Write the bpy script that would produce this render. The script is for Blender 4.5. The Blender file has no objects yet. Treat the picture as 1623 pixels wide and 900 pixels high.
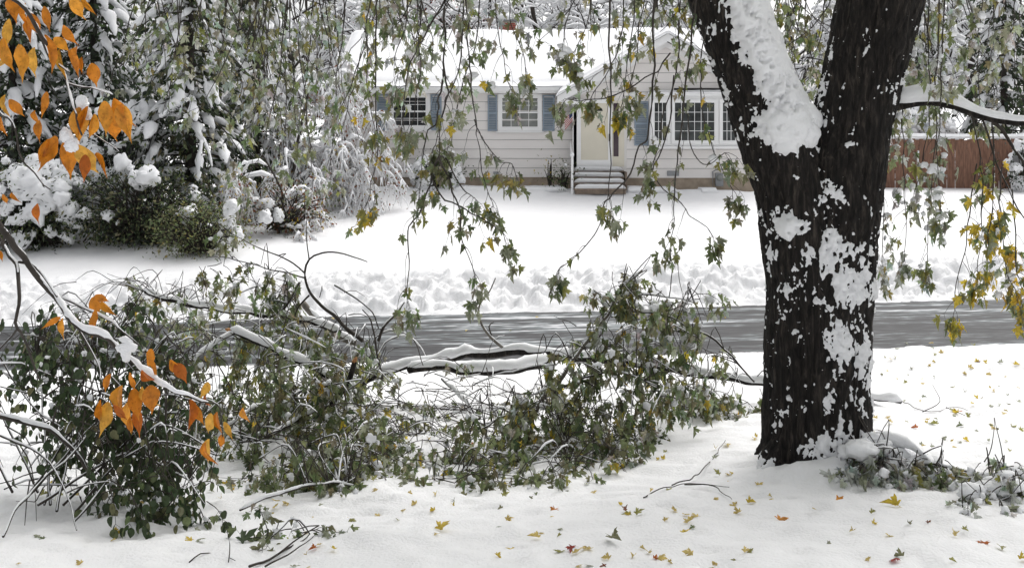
import bpy, math, random
import numpy as np
from mathutils import Matrix, Vector

random.seed(7)
RNG = np.random.default_rng(11)
SC = bpy.context.scene
COL = SC.collection

# ------------------------------------------------------------------ camera
FPX, CAMZ, HORIZON = 1740.0, 2.8, 200.0          # focal length in photo pixels, eye height, horizon row
cam = bpy.data.cameras.new('camera')
cam.sensor_width = 36.0
cam.lens = FPX / 1623.0 * 36.0
cam.shift_y = -(450.0 - HORIZON) / 1623.0
cam.clip_end = 2000
cam.dof.use_dof = False
camo = bpy.data.objects.new('camera', cam)
COL.objects.link(camo)
camo.location = (0, 0, CAMZ)
camo.rotation_euler = (math.radians(90), 0, 0)
SC.camera = camo

# ------------------------------------------------------------------ sky, sun, exposure
SUN_EL, SUN_AZ = 54.0, 32.0                      # degrees; azimuth clockwise from +Y (the house side)
world = bpy.data.worlds.new('World')
SC.world = world
world.use_nodes = True
nt = world.node_tree
bg = nt.nodes['Background']
sky = nt.nodes.new('ShaderNodeTexSky')
sky.sky_type = 'NISHITA'
sky.sun_disc = False
sky.sun_elevation = math.radians(SUN_EL)
sky.sun_rotation = math.radians(SUN_AZ)
sky.dust_density = 4.0
hs = nt.nodes.new('ShaderNodeHueSaturation')      # overcast: the blue is veiled by cloud
hs.inputs['Saturation'].default_value = 0.12
nt.links.new(sky.outputs['Color'], hs.inputs['Color'])
nt.links.new(hs.outputs['Color'], bg.inputs['Color'])
bg.inputs['Strength'].default_value = 0.15
sl = bpy.data.lights.new('sun', 'SUN')
sl.energy = 1.3
sl.angle = math.radians(60)
sl.color = (1.0, 0.97, 0.93)
so = bpy.data.objects.new('sun', sl)
COL.objects.link(so)
_a, _e = math.radians(SUN_AZ), math.radians(SUN_EL)
_to = Vector((math.sin(_a) * math.cos(_e), math.cos(_a) * math.cos(_e), math.sin(_e)))
so.rotation_euler = _to.to_track_quat('Z', 'Y').to_euler()
so.location = (0, 0, 40)
SC.view_settings.view_transform = 'Standard'
SC.view_settings.look = 'None'
SC.view_settings.gamma = 1.0
SC.view_settings.use_curve_mapping = False
SC.view_settings.exposure = 0.48
SC.render.engine = 'CYCLES'
SC.cycles.max_bounces = 6
SC.cycles.diffuse_bounces = 3
SC.cycles.transparent_max_bounces = 4
SC.cycles.use_denoising = True

# ------------------------------------------------------------------ helpers
def at(px, py, d):
    return np.array([(px - 811.5) / FPX * d, d, CAMZ - (py - HORIZON) / FPX * d])

def proj(P):
    P = np.atleast_2d(P)
    y = np.maximum(P[:, 1], .1)
    return np.stack([811.5 + P[:, 0] * FPX / y, HORIZON - (P[:, 2] - CAMZ) * FPX / y], 1)

def _hash(ix, iy, iz, s):
    h = (ix.astype(np.int64) * 374761393 + iy.astype(np.int64) * 668265263 + iz.astype(np.int64) * 2147483647 + s * 974634779) & 0xFFFFFFFF
    h = ((h ^ (h >> 13)) * 1274126177) & 0xFFFFFFFF
    h = ((h ^ (h >> 16)) * 2246822519) & 0xFFFFFFFF
    return ((h ^ (h >> 15)) & 0xFFFFFF) / float(0xFFFFFF)

def noise(P, s=0):
    P = np.asarray(P, float)
    I = np.floor(P)
    f = P - I
    f = f * f * (3 - 2 * f)
    I = I.astype(np.int64)
    r = 0
    for dx in (0, 1):
        wx = f[:, 0] if dx else 1 - f[:, 0]
        for dy in (0, 1):
            wy = f[:, 1] if dy else 1 - f[:, 1]
            for dz in (0, 1):
                wz = f[:, 2] if dz else 1 - f[:, 2]
                r = r + wx * wy * wz * _hash(I[:, 0] + dx, I[:, 1] + dy, I[:, 2] + dz, s)
    return r

def fbm(P, oct=4, s=0, gain=.5):
    P = np.asarray(P, float)
    a, t, r = 1.0, 0.0, 0
    for k in range(oct):
        r = r + a * noise(P * (2.03 ** k) + 17.1 * k, s + k)
        t += a
        a *= gain
    return r / t

def sstep(a, b, x):
    t = np.clip((x - a) / (b - a), 0, 1)
    return t * t * (3 - 2 * t)

# ------------------------------------------------------------------ materials
MAT = {}
def new_mat(name):
    m = bpy.data.materials.new(name)
    m.use_nodes = True
    MAT[name] = m
    n = m.node_tree.nodes
    return m, n, m.node_tree.links, n['Principled BSDF']

def plain(name, col, rough=.6, var=.12, scale=6.0, bump=0.0, bscale=40.0, metal=0.0, stretch=(1, 1, 1), spec=.5):
    m, n, l, b = new_mat(name)
    tc = n.new('ShaderNodeNewGeometry')
    mp = n.new('ShaderNodeMapping'); mp.inputs['Scale'].default_value = stretch
    l.new(tc.outputs['Position'], mp.inputs['Vector'])
    tx = n.new('ShaderNodeTexNoise'); tx.inputs['Scale'].default_value = scale; tx.inputs['Detail'].default_value = 5
    l.new(mp.outputs['Vector'], tx.inputs['Vector'])
    rp = n.new('ShaderNodeValToRGB')
    rp.color_ramp.elements[0].position = .3; rp.color_ramp.elements[1].position = .7
    rp.color_ramp.elements[0].color = tuple(c * (1 - var) for c in col) + (1,)
    rp.color_ramp.elements[1].color = tuple(min(1, c * (1 + var)) for c in col) + (1,)
    l.new(tx.outputs['Fac'], rp.inputs['Fac'])
    l.new(rp.outputs['Color'], b.inputs['Base Color'])
    b.inputs['Roughness'].default_value = rough
    b.inputs['Metallic'].default_value = metal
    b.inputs['Specular IOR Level'].default_value = spec
    if bump:
        t2 = n.new('ShaderNodeTexNoise'); t2.inputs['Scale'].default_value = bscale; t2.inputs['Detail'].default_value = 6
        l.new(mp.outputs['Vector'], t2.inputs['Vector'])
        bp = n.new('ShaderNodeBump'); bp.inputs['Strength'].default_value = bump; bp.inputs['Distance'].default_value = .02
        l.new(t2.outputs['Fac'], bp.inputs['Height'])
        l.new(bp.outputs['Normal'], b.inputs['Normal'])
    return m

plain('snow', (.80, .80, .81), .75, .02, 3.0, .5, 38.0, spec=.25)
plain('tree_snow', (.82, .825, .84), .8, .03, 8.0, .4, 60.0, spec=.2)
m, n, l, b = new_mat('bark')
gm = n.new('ShaderNodeNewGeometry')
mp = n.new('ShaderNodeMapping'); mp.inputs['Scale'].default_value = (1, 1, .16)
l.new(gm.outputs['Position'], mp.inputs['Vector'])
t1 = n.new('ShaderNodeTexNoise'); t1.inputs['Scale'].default_value = 26; t1.inputs['Detail'].default_value = 8; t1.inputs['Roughness'].default_value = .68; t1.inputs['Distortion'].default_value = .6
l.new(mp.outputs['Vector'], t1.inputs['Vector'])
rp = n.new('ShaderNodeValToRGB'); e = rp.color_ramp.elements
e[0].position = .36; e[0].color = (.0045, .004, .0038, 1)
e[1].position = .74; e[1].color = (.075, .062, .052, 1)
k = e.new(.52); k.color = (.016, .0135, .012, 1)
l.new(t1.outputs['Fac'], rp.inputs['Fac']); l.new(rp.outputs['Color'], b.inputs['Base Color'])
b.inputs['Roughness'].default_value = .85; b.inputs['Specular IOR Level'].default_value = .25
bp = n.new('ShaderNodeBump'); bp.inputs['Strength'].default_value = 1.0; bp.inputs['Distance'].default_value = .03
l.new(t1.outputs['Fac'], bp.inputs['Height']); l.new(bp.outputs['Normal'], b.inputs['Normal'])
plain('twig_bark', (.045, .038, .032), .8, .4, 12.0, spec=.3)
plain('pale_bark', (.16, .145, .125), .85, .35, 12.0, spec=.3)
plain('far_bark', (.045, .038, .034), .9, .4, 6.0, spec=.2)
plain('broken_wood', (.42, .2, .08), .8, .25, 20.0)
plain('siding', (.76, .73, .71), .65, .02, .8)
plain('trim', (.80, .80, .80), .55, .03, 2.0)
plain('soffit', (.70, .68, .66), .7, .03, 2.0)
plain('foundation', (.36, .295, .23), .9, .2, 5.0, .4, 60.0)
plain('shutter', (.235, .29, .35), .6, .08, 5.0)
plain('door_cream', (.66, .62, .52), .5, .03, 2.0)
plain('dark_glass', (.018, .02, .022), .12, .4, 1.5)
plain('curtained_glass', (.20, .21, .20), .15, .25, 3.0)
plain('bay_glass', (.05, .055, .055), .12, .7, 2.2)
plain('purple_glass', (.055, .035, .045), .2, .3, 2.0)
plain('step_wood', (.20, .155, .12), .8, .3, 6.0)
plain('brick', (.36, .085, .06), .85, .25, 9.0)
plain('mortar', (.42, .38, .34), .9, .1, 9.0)
plain('metal_and_gap_shade', (.25, .26, .27), .5, .1, 9.0, metal=.4)  # metal fittings; also the painted shade behind the siding gaps
plain('black_metal', (.02, .02, .02), .4, .2, 9.0)
plain('lamp_bronze', (.07, .045, .03), .5, .2, 9.0)
plain('flag_red', (.45, .04, .05), .8, .05)
plain('flag_white', (.75, .74, .72), .8, .05)
plain('flag_blue', (.03, .04, .13), .8, .05)
plain('fence_wood', (.19, .10, .066), .85, .4, 5.0, stretch=(4, 4, .6))
plain('timber', (.13, .085, .06), .85, .3, 6.0)
plain('shingle', (.10, .095, .09), .9, .2, 8.0)

# leaf: colour comes from the leaf itself; thin, so some light comes through
m, n, l, b = new_mat('leaf')
ca = n.new('ShaderNodeAttribute'); ca.attribute_name = 'Col'
gm = n.new('ShaderNodeNewGeometry')
tx = n.new('ShaderNodeTexNoise'); tx.inputs['Scale'].default_value = 28; tx.inputs['Detail'].default_value = 4
l.new(gm.outputs['Position'], tx.inputs['Vector'])
mr = n.new('ShaderNodeMapRange'); mr.inputs['From Min'].default_value = .3; mr.inputs['From Max'].default_value = .7
mr.inputs['To Min'].default_value = .72; mr.inputs['To Max'].default_value = 1.28
l.new(tx.outputs['Fac'], mr.inputs['Value'])
mx = n.new('ShaderNodeVectorMath'); mx.operation = 'SCALE'
sp_ = n.new('ShaderNodeTexNoise'); sp_.inputs['Scale'].default_value = 75; sp_.inputs['Detail'].default_value = 3
l.new(gm.outputs['Position'], sp_.inputs['Vector'])
sr = n.new('ShaderNodeMapRange'); sr.inputs['From Min'].default_value = .56; sr.inputs['From Max'].default_value = .66; sr.inputs['To Max'].default_value = .55
l.new(sp_.outputs['Fac'], sr.inputs['Value'])
bl = n.new('ShaderNodeMix'); bl.data_type = 'RGBA'; bl.blend_type = 'MULTIPLY'
bl.inputs['B'].default_value = (.55, .42, .35, 1)
l.new(sr.outputs['Result'], bl.inputs['Factor']); l.new(ca.outputs['Color'], bl.inputs['A'])
l.new(bl.outputs['Result'], mx.inputs[0]); l.new(mr.outputs['Result'], mx.inputs['Scale'])
l.new(mx.outputs['Vector'], b.inputs['Base Color'])
b.inputs['Roughness'].default_value = .5
tr = n.new('ShaderNodeBsdfTranslucent')
l.new(mx.outputs['Vector'], tr.inputs['Color'])
ms = n.new('ShaderNodeMixShader'); ms.inputs[0].default_value = .5
l.new(b.outputs[0], ms.inputs[1]); l.new(tr.outputs[0], ms.inputs[2])
l.new(ms.outputs[0], n['Material Output'].inputs['Surface'])

# wet road with slush drawn out along the wheel tracks
m, n, l, b = new_mat('road')
gm = n.new('ShaderNodeNewGeometry')
mp = n.new('ShaderNodeMapping'); mp.inputs['Scale'].default_value = (.10, 1.5, 1)
l.new(gm.outputs['Position'], mp.inputs['Vector'])
t1 = n.new('ShaderNodeTexNoise'); t1.inputs['Scale'].default_value = 1.6; t1.inputs['Detail'].default_value = 8; t1.inputs['Roughness'].default_value = .62
l.new(mp.outputs['Vector'], t1.inputs['Vector'])
mp2 = n.new('ShaderNodeMapping'); mp2.inputs['Scale'].default_value = (1.1, 4.5, 1)
l.new(gm.outputs['Position'], mp2.inputs['Vector'])
t2 = n.new('ShaderNodeTexNoise'); t2.inputs['Scale'].default_value = 2.5; t2.inputs['Detail'].default_value = 6
l.new(mp2.outputs['Vector'], t2.inputs['Vector'])
ad = n.new('ShaderNodeMath'); ad.operation = 'MULTIPLY_ADD'; ad.inputs[1].default_value = .55
l.new(t2.outputs['Fac'], ad.inputs[0]); l.new(t1.outputs['Fac'], ad.inputs[2])
rp = n.new('ShaderNodeValToRGB')
e = rp.color_ramp.elements
e[0].position = .68; e[0].color = (.020, .020, .022, 1)
e[1].position = 1.0; e[1].color = (.55, .55, .57, 1)
k = e.new(.80); k.color = (.048, .048, .051, 1)
k = e.new(.875); k.color = (.13, .15, .155, 1)
l.new(ad.outputs[0], rp.inputs['Fac'])
l.new(rp.outputs['Color'], b.inputs['Base Color'])
b.inputs['Roughness'].default_value = .7
b.inputs['Specular IOR Level'].default_value = .3
bp = n.new('ShaderNodeBump'); bp.inputs['Strength'].default_value = .5; bp.inputs['Distance'].default_value = .02
l.new(ad.outputs[0], bp.inputs['Height']); l.new(bp.outputs['Normal'], b.inputs['Normal'])

# ------------------------------------------------------------------ mesh building
def make_mesh(name, V, polys, smooth=True, col=None, mat=None):
    me = bpy.data.meshes.new(name)
    V = np.asarray(V, np.float32)
    me.vertices.add(len(V)); me.vertices.foreach_set('co', V.ravel())
    polys = [np.asarray(p, np.int32) for p in polys if len(p)]
    nl = sum(p.size for p in polys); npol = sum(len(p) for p in polys)
    me.loops.add(nl); me.polygons.add(npol)
    me.loops.foreach_set('vertex_index', np.concatenate([p.ravel() for p in polys]))
    tot = np.concatenate([np.full(len(p), p.shape[1], np.int32) for p in polys])
    st = np.zeros(npol, np.int32); st[1:] = np.cumsum(tot)[:-1]
    me.polygons.foreach_set('loop_start', st)
    if col is not None:
        a = me.attributes.new('Col', 'FLOAT_COLOR', 'POINT')
        c = np.ones((len(V), 4), np.float32); c[:, :3] = col
        a.data.foreach_set('color', c.ravel())
    me.update(calc_edges=True)
    me.validate()
    me.polygons.foreach_set('use_smooth', np.full(len(me.polygons), bool(smooth)))
    if mat: me.materials.append(MAT[mat])
    return me

def tag(o, label=None, cat=None, group=None, kind=None):
    if label: o['label'] = label
    if cat: o['category'] = cat
    if group: o['group'] = group
    if kind: o['kind'] = kind
    return o

def link(name, me, parent=None, kind=None):
    o = bpy.data.objects.new(name, me)
    COL.objects.link(o)
    if parent is not None:
        o.parent = parent
        o.matrix_parent_inverse = Matrix.Translation(-ROOT.get(parent.name, Vector((0, 0, 0))))
    if kind: o['kind'] = kind
    return o

ROOT = {}
def thing(name, label, cat, loc, group=None):
    o = bpy.data.objects.new(name, None)
    COL.objects.link(o)
    o.location = loc
    o.empty_display_size = .2
    ROOT[o.name] = Vector(loc)
    return tag(o, label, cat, group)

TCACHE = {}
class Geo:
    def __init__(s): s.V, s.Q, s.T, s.C, s.n = [], [], [], [], 0
    def add(s, V, Q=None, T=None, C=None):
        V = np.asarray(V, float)
        s.V.append(V)
        if Q is not None and len(Q): s.Q.append(np.asarray(Q) + s.n)
        if T is not None and len(T): s.T.append(np.asarray(T) + s.n)
        if C is not None: s.C.append(np.broadcast_to(C, (len(V), 3)))
        s.n += len(V)
    def mesh(s, name, mat, smooth=True):
        if not s.n: return None
        return make_mesh(name, np.concatenate(s.V), ([np.concatenate(s.Q)] if s.Q else []) + ([np.concatenate(s.T)] if s.T else []),
                         smooth, np.concatenate(s.C) if s.C else None, mat)
    def build(s, name, mat, parent=None, kind=None, smooth=True):
        me = s.mesh(name, mat, smooth)
        return link(name, me, parent, kind) if me else None
    def tube(s, P, R, k=5, C=None, squash=None, rough=0.0):
        P = np.asarray(P, float); R = np.broadcast_to(np.asarray(R, float), (len(P),))
        if len(P) < 2: return
        T = np.empty_like(P); T[1:-1] = P[2:] - P[:-2]; T[0] = P[1] - P[0]; T[-1] = P[-1] - P[-2]
        T /= np.linalg.norm(T, axis=1, keepdims=True) + 1e-9
        if abs(T[:, 2]).mean() < .8: A = np.stack([T[:, 1], -T[:, 0], np.zeros(len(T))], 1)
        else: A = np.stack([-T[:, 2], np.zeros(len(T)), T[:, 0]], 1)
        A /= np.sqrt((A * A).sum(1, keepdims=True)) + 1e-9
        B = np.stack([A[:, 1] * T[:, 2] - A[:, 2] * T[:, 1], A[:, 2] * T[:, 0] - A[:, 0] * T[:, 2], A[:, 0] * T[:, 1] - A[:, 1] * T[:, 0]], 1)
        sq = 1.0 if squash is None else squash
        n = len(P)
        if (n, k) not in TCACHE:
            th = np.arange(k) * 2 * math.pi / k
            i = np.arange(n - 1)[:, None] * k; j = np.arange(k)[None]; j2 = (j + 1) % k
            Q = np.stack([i + j, i + j2, i + k + j2, i + k + j], -1).reshape(-1, 4)
            jj = np.arange(k); jn = (jj + 1) % k
            T1 = np.stack([np.full(k, n * k), jn, jj], 1)
            T2 = np.stack([np.full(k, n * k + 1), (n - 1) * k + jj, (n - 1) * k + jn], 1)
            TCACHE[(n, k)] = (np.cos(th), np.sin(th), Q, np.concatenate([T1, T2]))
        c, sn, Q, TT = TCACHE[(n, k)]
        V = P[:, None] + R[:, None, None] * (A[:, None] * c[None, :, None] + sq * B[:, None] * sn[None, :, None])
        if rough: V = P[:, None] + (V - P[:, None]) * RNG.uniform(1 - rough, 1 + rough, (n, k, 1))
        V = np.concatenate([V.reshape(-1, 3), P[:1] - T[:1] * R[0] * .6, P[-1:] + T[-1:] * R[-1] * .6])
        s.add(V, Q, TT, C)

def ico(sub):
    t = (1 + 5 ** .5) / 2
    V = [(-1, t, 0), (1, t, 0), (-1, -t, 0), (1, -t, 0), (0, -1, t), (0, 1, t), (0, -1, -t), (0, 1, -t), (t, 0, -1), (t, 0, 1), (-t, 0, -1), (-t, 0, 1)]
    Fc = [(0, 11, 5), (0, 5, 1), (0, 1, 7), (0, 7, 10), (0, 10, 11), (1, 5, 9), (5, 11, 4), (11, 10, 2), (10, 7, 6), (7, 1, 8), (3, 9, 4), (3, 4, 2), (3, 2, 6), (3, 6, 8), (3, 8, 9), (4, 9, 5), (2, 4, 11), (6, 2, 10), (8, 6, 7), (9, 8, 1)]
    V = [np.array(v) / np.linalg.norm(v) for v in V]
    for _ in range(sub):
        mid, out = {}, []
        def m_(a, b):
            key = (min(a, b), max(a, b))
            if key not in mid:
                v = V[a] + V[b]; V.append(v / np.linalg.norm(v)); mid[key] = len(V) - 1
            return mid[key]
        for a, b, c in Fc:
            x, y, z = m_(a, b), m_(b, c), m_(c, a)
            out += [(a, x, z), (b, y, x), (c, z, y), (x, y, z)]
        Fc = out
    return np.array(V), np.array(Fc)
ICO = {k: ico(k) for k in (1, 2, 3)}

def lumps(G, P, S, sub=1, rough=.35, seed=0):
    """snow lumps: positions P (n,3), scales S (n,3)"""
    P = np.asarray(P, float); S = np.asarray(S, float)
    if not len(P): return
    V, Fc = ICO[sub]
    n, k = len(P), len(V)
    base = V[None] * np.ones((n, 1, 1))
    nz = fbm((base * 1.7 + P[:, None] * 3.1).reshape(-1, 3), 3, seed).reshape(n, k, 1)
    A = base * (1 + rough * 2.2 * (nz - .5)) * S[:, None]
    T = (Fc[None] + (np.arange(n) * k)[:, None, None]).reshape(-1, 3)
    G.add((A + P[:, None]).reshape(-1, 3), None, T)

def curve(pts, step=.06, jit=0.0, seed=0):
    P = np.asarray(pts, float)
    if len(P) == 2: P = np.array([P[0], (P[0] + P[1]) / 2, P[1]])
    E = np.concatenate([[2 * P[0] - P[1]], P, [2 * P[-1] - P[-2]]])
    out = []
    for i in range(1, len(E) - 2):
        a, b, c, d = E[i - 1:i + 3]
        m = max(2, int(np.linalg.norm(c - b) / step))
        t = np.linspace(0, 1, m, endpoint=False)[:, None]
        out.append(.5 * (2 * b + (c - a) * t + (2 * a - 5 * b + 4 * c - d) * t ** 2 + (3 * b - a - 3 * c + d) * t ** 3))
    out.append(P[-1:])
    Q = np.concatenate(out)
    if jit:
        n_ = len(Q); r_ = np.random.default_rng(seed + n_ * 7)
        m_ = max(3, n_ // 2)
        for ax in range(3):
            Q[:, ax] += jit * np.interp(np.arange(n_), np.linspace(0, n_, m_), r_.uniform(-1.2, 1.2, m_)) * np.minimum(1, np.arange(n_) / 3)
    return Q

def snow_on(G, P, R, amount, seed=0, k=6, thr=0.0):
    """snow lying along the top of a branch path"""
    P = np.asarray(P, float); R = np.broadcast_to(np.asarray(R, float), (len(P),))
    T = np.gradient(P, axis=0); T /= np.linalg.norm(T, axis=1, keepdims=True) + 1e-9
    flat = np.clip(1.25 - 1.15 * abs(T[:, 2]), 0, 1)
    n_ = len(P); r_ = np.random.default_rng(seed * 131 + n_)
    m_ = max(4, n_ // 4)
    nz = np.interp(np.arange(n_), np.linspace(0, n_, m_), r_.random(m_))
    s = amount * flat * np.clip(.1 + 1.3 * nz - thr, 0, 1.25) * (r_.uniform(.72, 1.28, n_) if amount < .04 else r_.uniform(.95, 1.05, n_))
    on = s > amount * .12
    i = 0
    while i < len(P):
        if not on[i]: i += 1; continue
        j = i
        while j + 1 < len(P) and on[j + 1]: j += 1
        if j - i >= 2:
            sl = slice(i, j + 1)
            ss = s[sl].copy(); ss[0] *= .4; ss[-1] *= .4
            C = P[sl].copy(); C[:, 2] += R[sl] * (.75 if amount < .04 else .35) + ss * .55
            G.tube(C, np.maximum(ss, R[sl] * .5), k, None, None, .2 if amount < .04 else .07)
        i = j + 1

# ------------------------------------------------------------------ leaves
def fan(outline, center):
    o = np.array(outline, float); n = len(o)
    V = np.concatenate([[center], o])
    T = np.array([(0, 1 + i, 1 + (i + 1) % n) for i in range(n)])
    return V, T
_h = [(.07, .01), (.30, -.04), (.24, .09), (.15, .15), (.33, .27), (.50, .45), (.34, .43), (.31, .58), (.12, .38), (.20, .62), (.13, .70)]
_maple = fan([(0, 0.03)] + _h + [(0, 1)] + [(-x, y) for x, y in _h[::-1]], (0, .2))
_h = [(.2, .02), (.36, .16), (.43, .36), (.38, .58), (.22, .8)]
_round = fan([(0, 0)] + _h + [(0, 1)] + [(-x, y) for x, y in _h[::-1]], (0, .45))
_h = [(.09, .04), (.19, .15), (.265, .30), (.285, .46), (.235, .64), (.125, .80), (.045, .93)]
_oval = fan([(0, 0)] + _h + [(0, 1.12)] + [(-x, y) for x, y in _h[::-1]], (0, .45))
_small = (np.array([(0, 0), (.25, .45), (0, 1), (-.25, .45)], float), np.array([(0, 1, 2), (0, 2, 3)]))
def shape3(tmpl, fold, bend, wav, seed):
    V, T = tmpl
    x, y = V[:, 0], V[:, 1]
    r = np.random.default_rng(seed)
    z = fold * abs(x) - bend * (y - .2) ** 2 + wav * np.sin(x * 9 + r.uniform(0, 6)) * np.cos(y * 7 + r.uniform(0, 6))
    return np.stack([x * (1 - .25 * fold), y, z], 1), T
LEAF = {
    'maple': [shape3(_maple, .35, .35, .04, 1), shape3(_maple, .75, .5, .06, 2), shape3(_maple, -.45, .3, .05, 3), shape3(_maple, 1.1, .4, .05, 4), shape3(_maple, .15, -.3, .07, 5)],
    'round': [shape3(_round, .2, .15, .03, 1), shape3(_round, .45, .3, .02, 2), shape3(_round, -.2, .25, .03, 3)],
    'oval': [shape3(_oval, .35, .35, .05, 1), shape3(_oval, .8, .55, .06, 2), shape3(_oval, -.4, .5, .07, 3), shape3(_oval, 1.2, .3, .05, 4), shape3(_oval, .1, -.5, .08, 5)],
    'small': [shape3(_small, .3, .2, 0, 1), shape3(_small, -.3, .2, 0, 2)],
}
PAL = dict(
    gold=(.58, .31, .045),    straw=(.56, .44, .15),    mid=(.145, .180, .080), pale=(.300, .320, .225), dark=(.062, .092, .042), lime=(.300, .295, .090), yellow=(.56, .42, .05),
    brown=(.19, .065, .025), orange=(.54, .19, .014), deep=(.42, .115, .012), amber=(.62, .27, .03), red=(.30, .035, .02), frost=(.48, .50, .46),
    olive=(.190, .190, .100), bush=(.052, .078, .034), needle=(.030, .042, .026), grn=(.210, .250, .120))

class Leaves:
    def __init__(s): s.r = []
    def add(s, pos, d, nrm, size, kind, col): s.r.append((pos, d, nrm, size, kind, col))
    def finish(s, parent, keep=300, part='leaf', rest='foliage', inframe=True):
        if not s.r: return
        P = np.array([r[0] for r in s.r]); D = np.array([r[1] for r in s.r]); N = np.array([r[2] for r in s.r])
        S = np.array([r[3] for r in s.r])
        D /= np.linalg.norm(D, axis=1, keepdims=True) + 1e-9
        WX = np.random.default_rng(len(s.r)).uniform(.55, 1.08, len(s.r))
        X = np.cross(D, N); X /= np.linalg.norm(X, axis=1, keepdims=True) + 1e-9
        N = np.cross(X, D)
        uv = proj(P)
        vis = (uv[:, 0] > -10) & (uv[:, 0] < 1633) & (uv[:, 1] > -10) & (uv[:, 1] < 910)
        score = np.where(vis, S / P[:, 1], 0)
        order = np.argsort(-score)
        top = [i for i in order[:keep] if score[i] > 0]
        topset = set(top)
        cache = {}
        for i in top:
            kind, col = s.r[i][4], s.r[i][5]
            v = i % len(LEAF[kind])
            key = (kind, col, v)
            if key not in cache:
                V, T = LEAF[kind][v]
                cache[key] = make_mesh(part, V, [T], True, np.array(PAL[col]), 'leaf')
            o = link(part, cache[key], parent)
            sc = S[i]; sx = sc * WX[i]
            M = Matrix(((X[i, 0] * sx, D[i, 0] * sc, N[i, 0] * sc, P[i, 0]), (X[i, 1] * sx, D[i, 1] * sc, N[i, 1] * sc, P[i, 1]),
                        (X[i, 2] * sx, D[i, 2] * sc, N[i, 2] * sc, P[i, 2]), (0, 0, 0, 1)))
            o.matrix_basis = M
        G = Geo()
        groups = {}
        for i in range(len(s.r)):
            if i in topset: continue
            groups.setdefault((s.r[i][4], i % len(LEAF[s.r[i][4]])), []).append(i)
        for (kind, v), idx in groups.items():
            V, T = LEAF[kind][v]
            idx = np.array(idx); k = len(V)
            A = P[idx][:, None] + S[idx][:, None, None] * (X[idx][:, None] * WX[idx][:, None, None] * V[None, :, 0:1] + D[idx][:, None] * V[None, :, 1:2] + N[idx][:, None] * V[None, :, 2:3])
            C = np.array([PAL[s.r[i][5]] for i in idx])
            jit = np.random.default_rng(len(idx)).uniform(.7, 1.3, (len(idx), 1)) * np.random.default_rng(5).uniform(.88, 1.12, (len(idx), 3))
            C = np.repeat(C * jit, k, 0)
            G.add(A.reshape(-1, 3), None, (T[None] + (np.arange(len(idx)) * k)[:, None, None]).reshape(-1, 3), C)
        G.build(rest, 'leaf', parent, 'stuff')

def unit(v):
    v = np.asarray(v, float)
    return v / (math.sqrt(v[0] * v[0] + v[1] * v[1] + v[2] * v[2]) + 1e-9)
_RD = RNG.normal(size=(200003, 3)); _RD /= np.linalg.norm(_RD, axis=1, keepdims=True)
_ri = [0]
def rdir():
    _ri[0] = (_ri[0] + 1) % 200003
    return _RD[_ri[0]].copy()
def cross(a, b): return np.array([a[1] * b[2] - a[2] * b[1], a[2] * b[0] - a[0] * b[2], a[0] * b[1] - a[1] * b[0]])
def pick(pal):
    names, w = zip(*pal)
    return random.choices(names, w)[0]

def hang_leaf(L, node, tdir, size, kind, col, droop=1.0, tw=None):
    lat = unit(cross(tdir, rdir()))
    pet = unit(lat + .4 * tdir + np.array([0, 0, -.35 * droop]))
    pl = size * RNG.uniform(.25, .6)
    pos = node + pet * pl
    d = unit(.55 * pet + np.array([0, 0, -1.0 * droop]) + .35 * rdir())
    nrm = unit(lat * .5 + rdir() * .8 + np.array([0, -.35, .3]))
    L.add(pos, d, nrm, size, kind, col)
    if tw is not None: tw.tube(np.array([node, pos]), [.0016, .0012], 3)

def spray(tw, L, start, d0, length, nodes, pal, size, kind='maple', droop=.6, r0=.0045, snow=None, snowp=0.0, floor=None, branchy=.5, leafprob=.9):
    n = 7
    P = [np.array(start, float)]
    d = unit(d0)
    for i in range(n):
        d = unit(d + np.array([0, 0, -droop * .32]) + .22 * rdir())
        q = P[-1] + d * length / n
        if floor is not None:
            zf = floor(q[0], q[1]) + .03
            if q[2] < zf: q[2] = zf + .008; d = unit(d * np.array([1, 1, .1]))
        P.append(q)
    P = np.array(P)
    tw.tube(P, np.linspace(r0, r0 * .35, len(P)), 4)
    for i in range(nodes):
        t = .2 + .8 * (i + 1) / nodes
        f = t * n; a = min(int(f), n - 1)
        node = P[a] + (P[a + 1] - P[a]) * (f - a)
        td = unit(P[a + 1] - P[a])
        for _ in range(2 if i < nodes - 1 else 3):
            if RNG.random() < leafprob:
                hang_leaf(L, node, td, size * RNG.uniform(.65, 1.2), kind, pick(pal), 1.0, tw)
        if snow is not None and RNG.random() < snowp:
            s = size * RNG.uniform(.12, .30)
            snow[0].append(node + np.array([RNG.normal() * .02, RNG.normal() * .02, -.2 * size])); snow[1].append((s * RNG.uniform(.8, 1.5), s * .7, s * RNG.uniform(.7, 1.5)))
    if branchy and length > .35:
        for t in (2, 4):
            if RNG.random() < branchy:
                spray(tw, L, P[t], unit(d0 + .9 * rdir()), length * .5, max(2, nodes // 2), pal, size * .9, kind, droop, r0 * .6, snow, snowp, floor, 0, leafprob)
    return P

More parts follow.
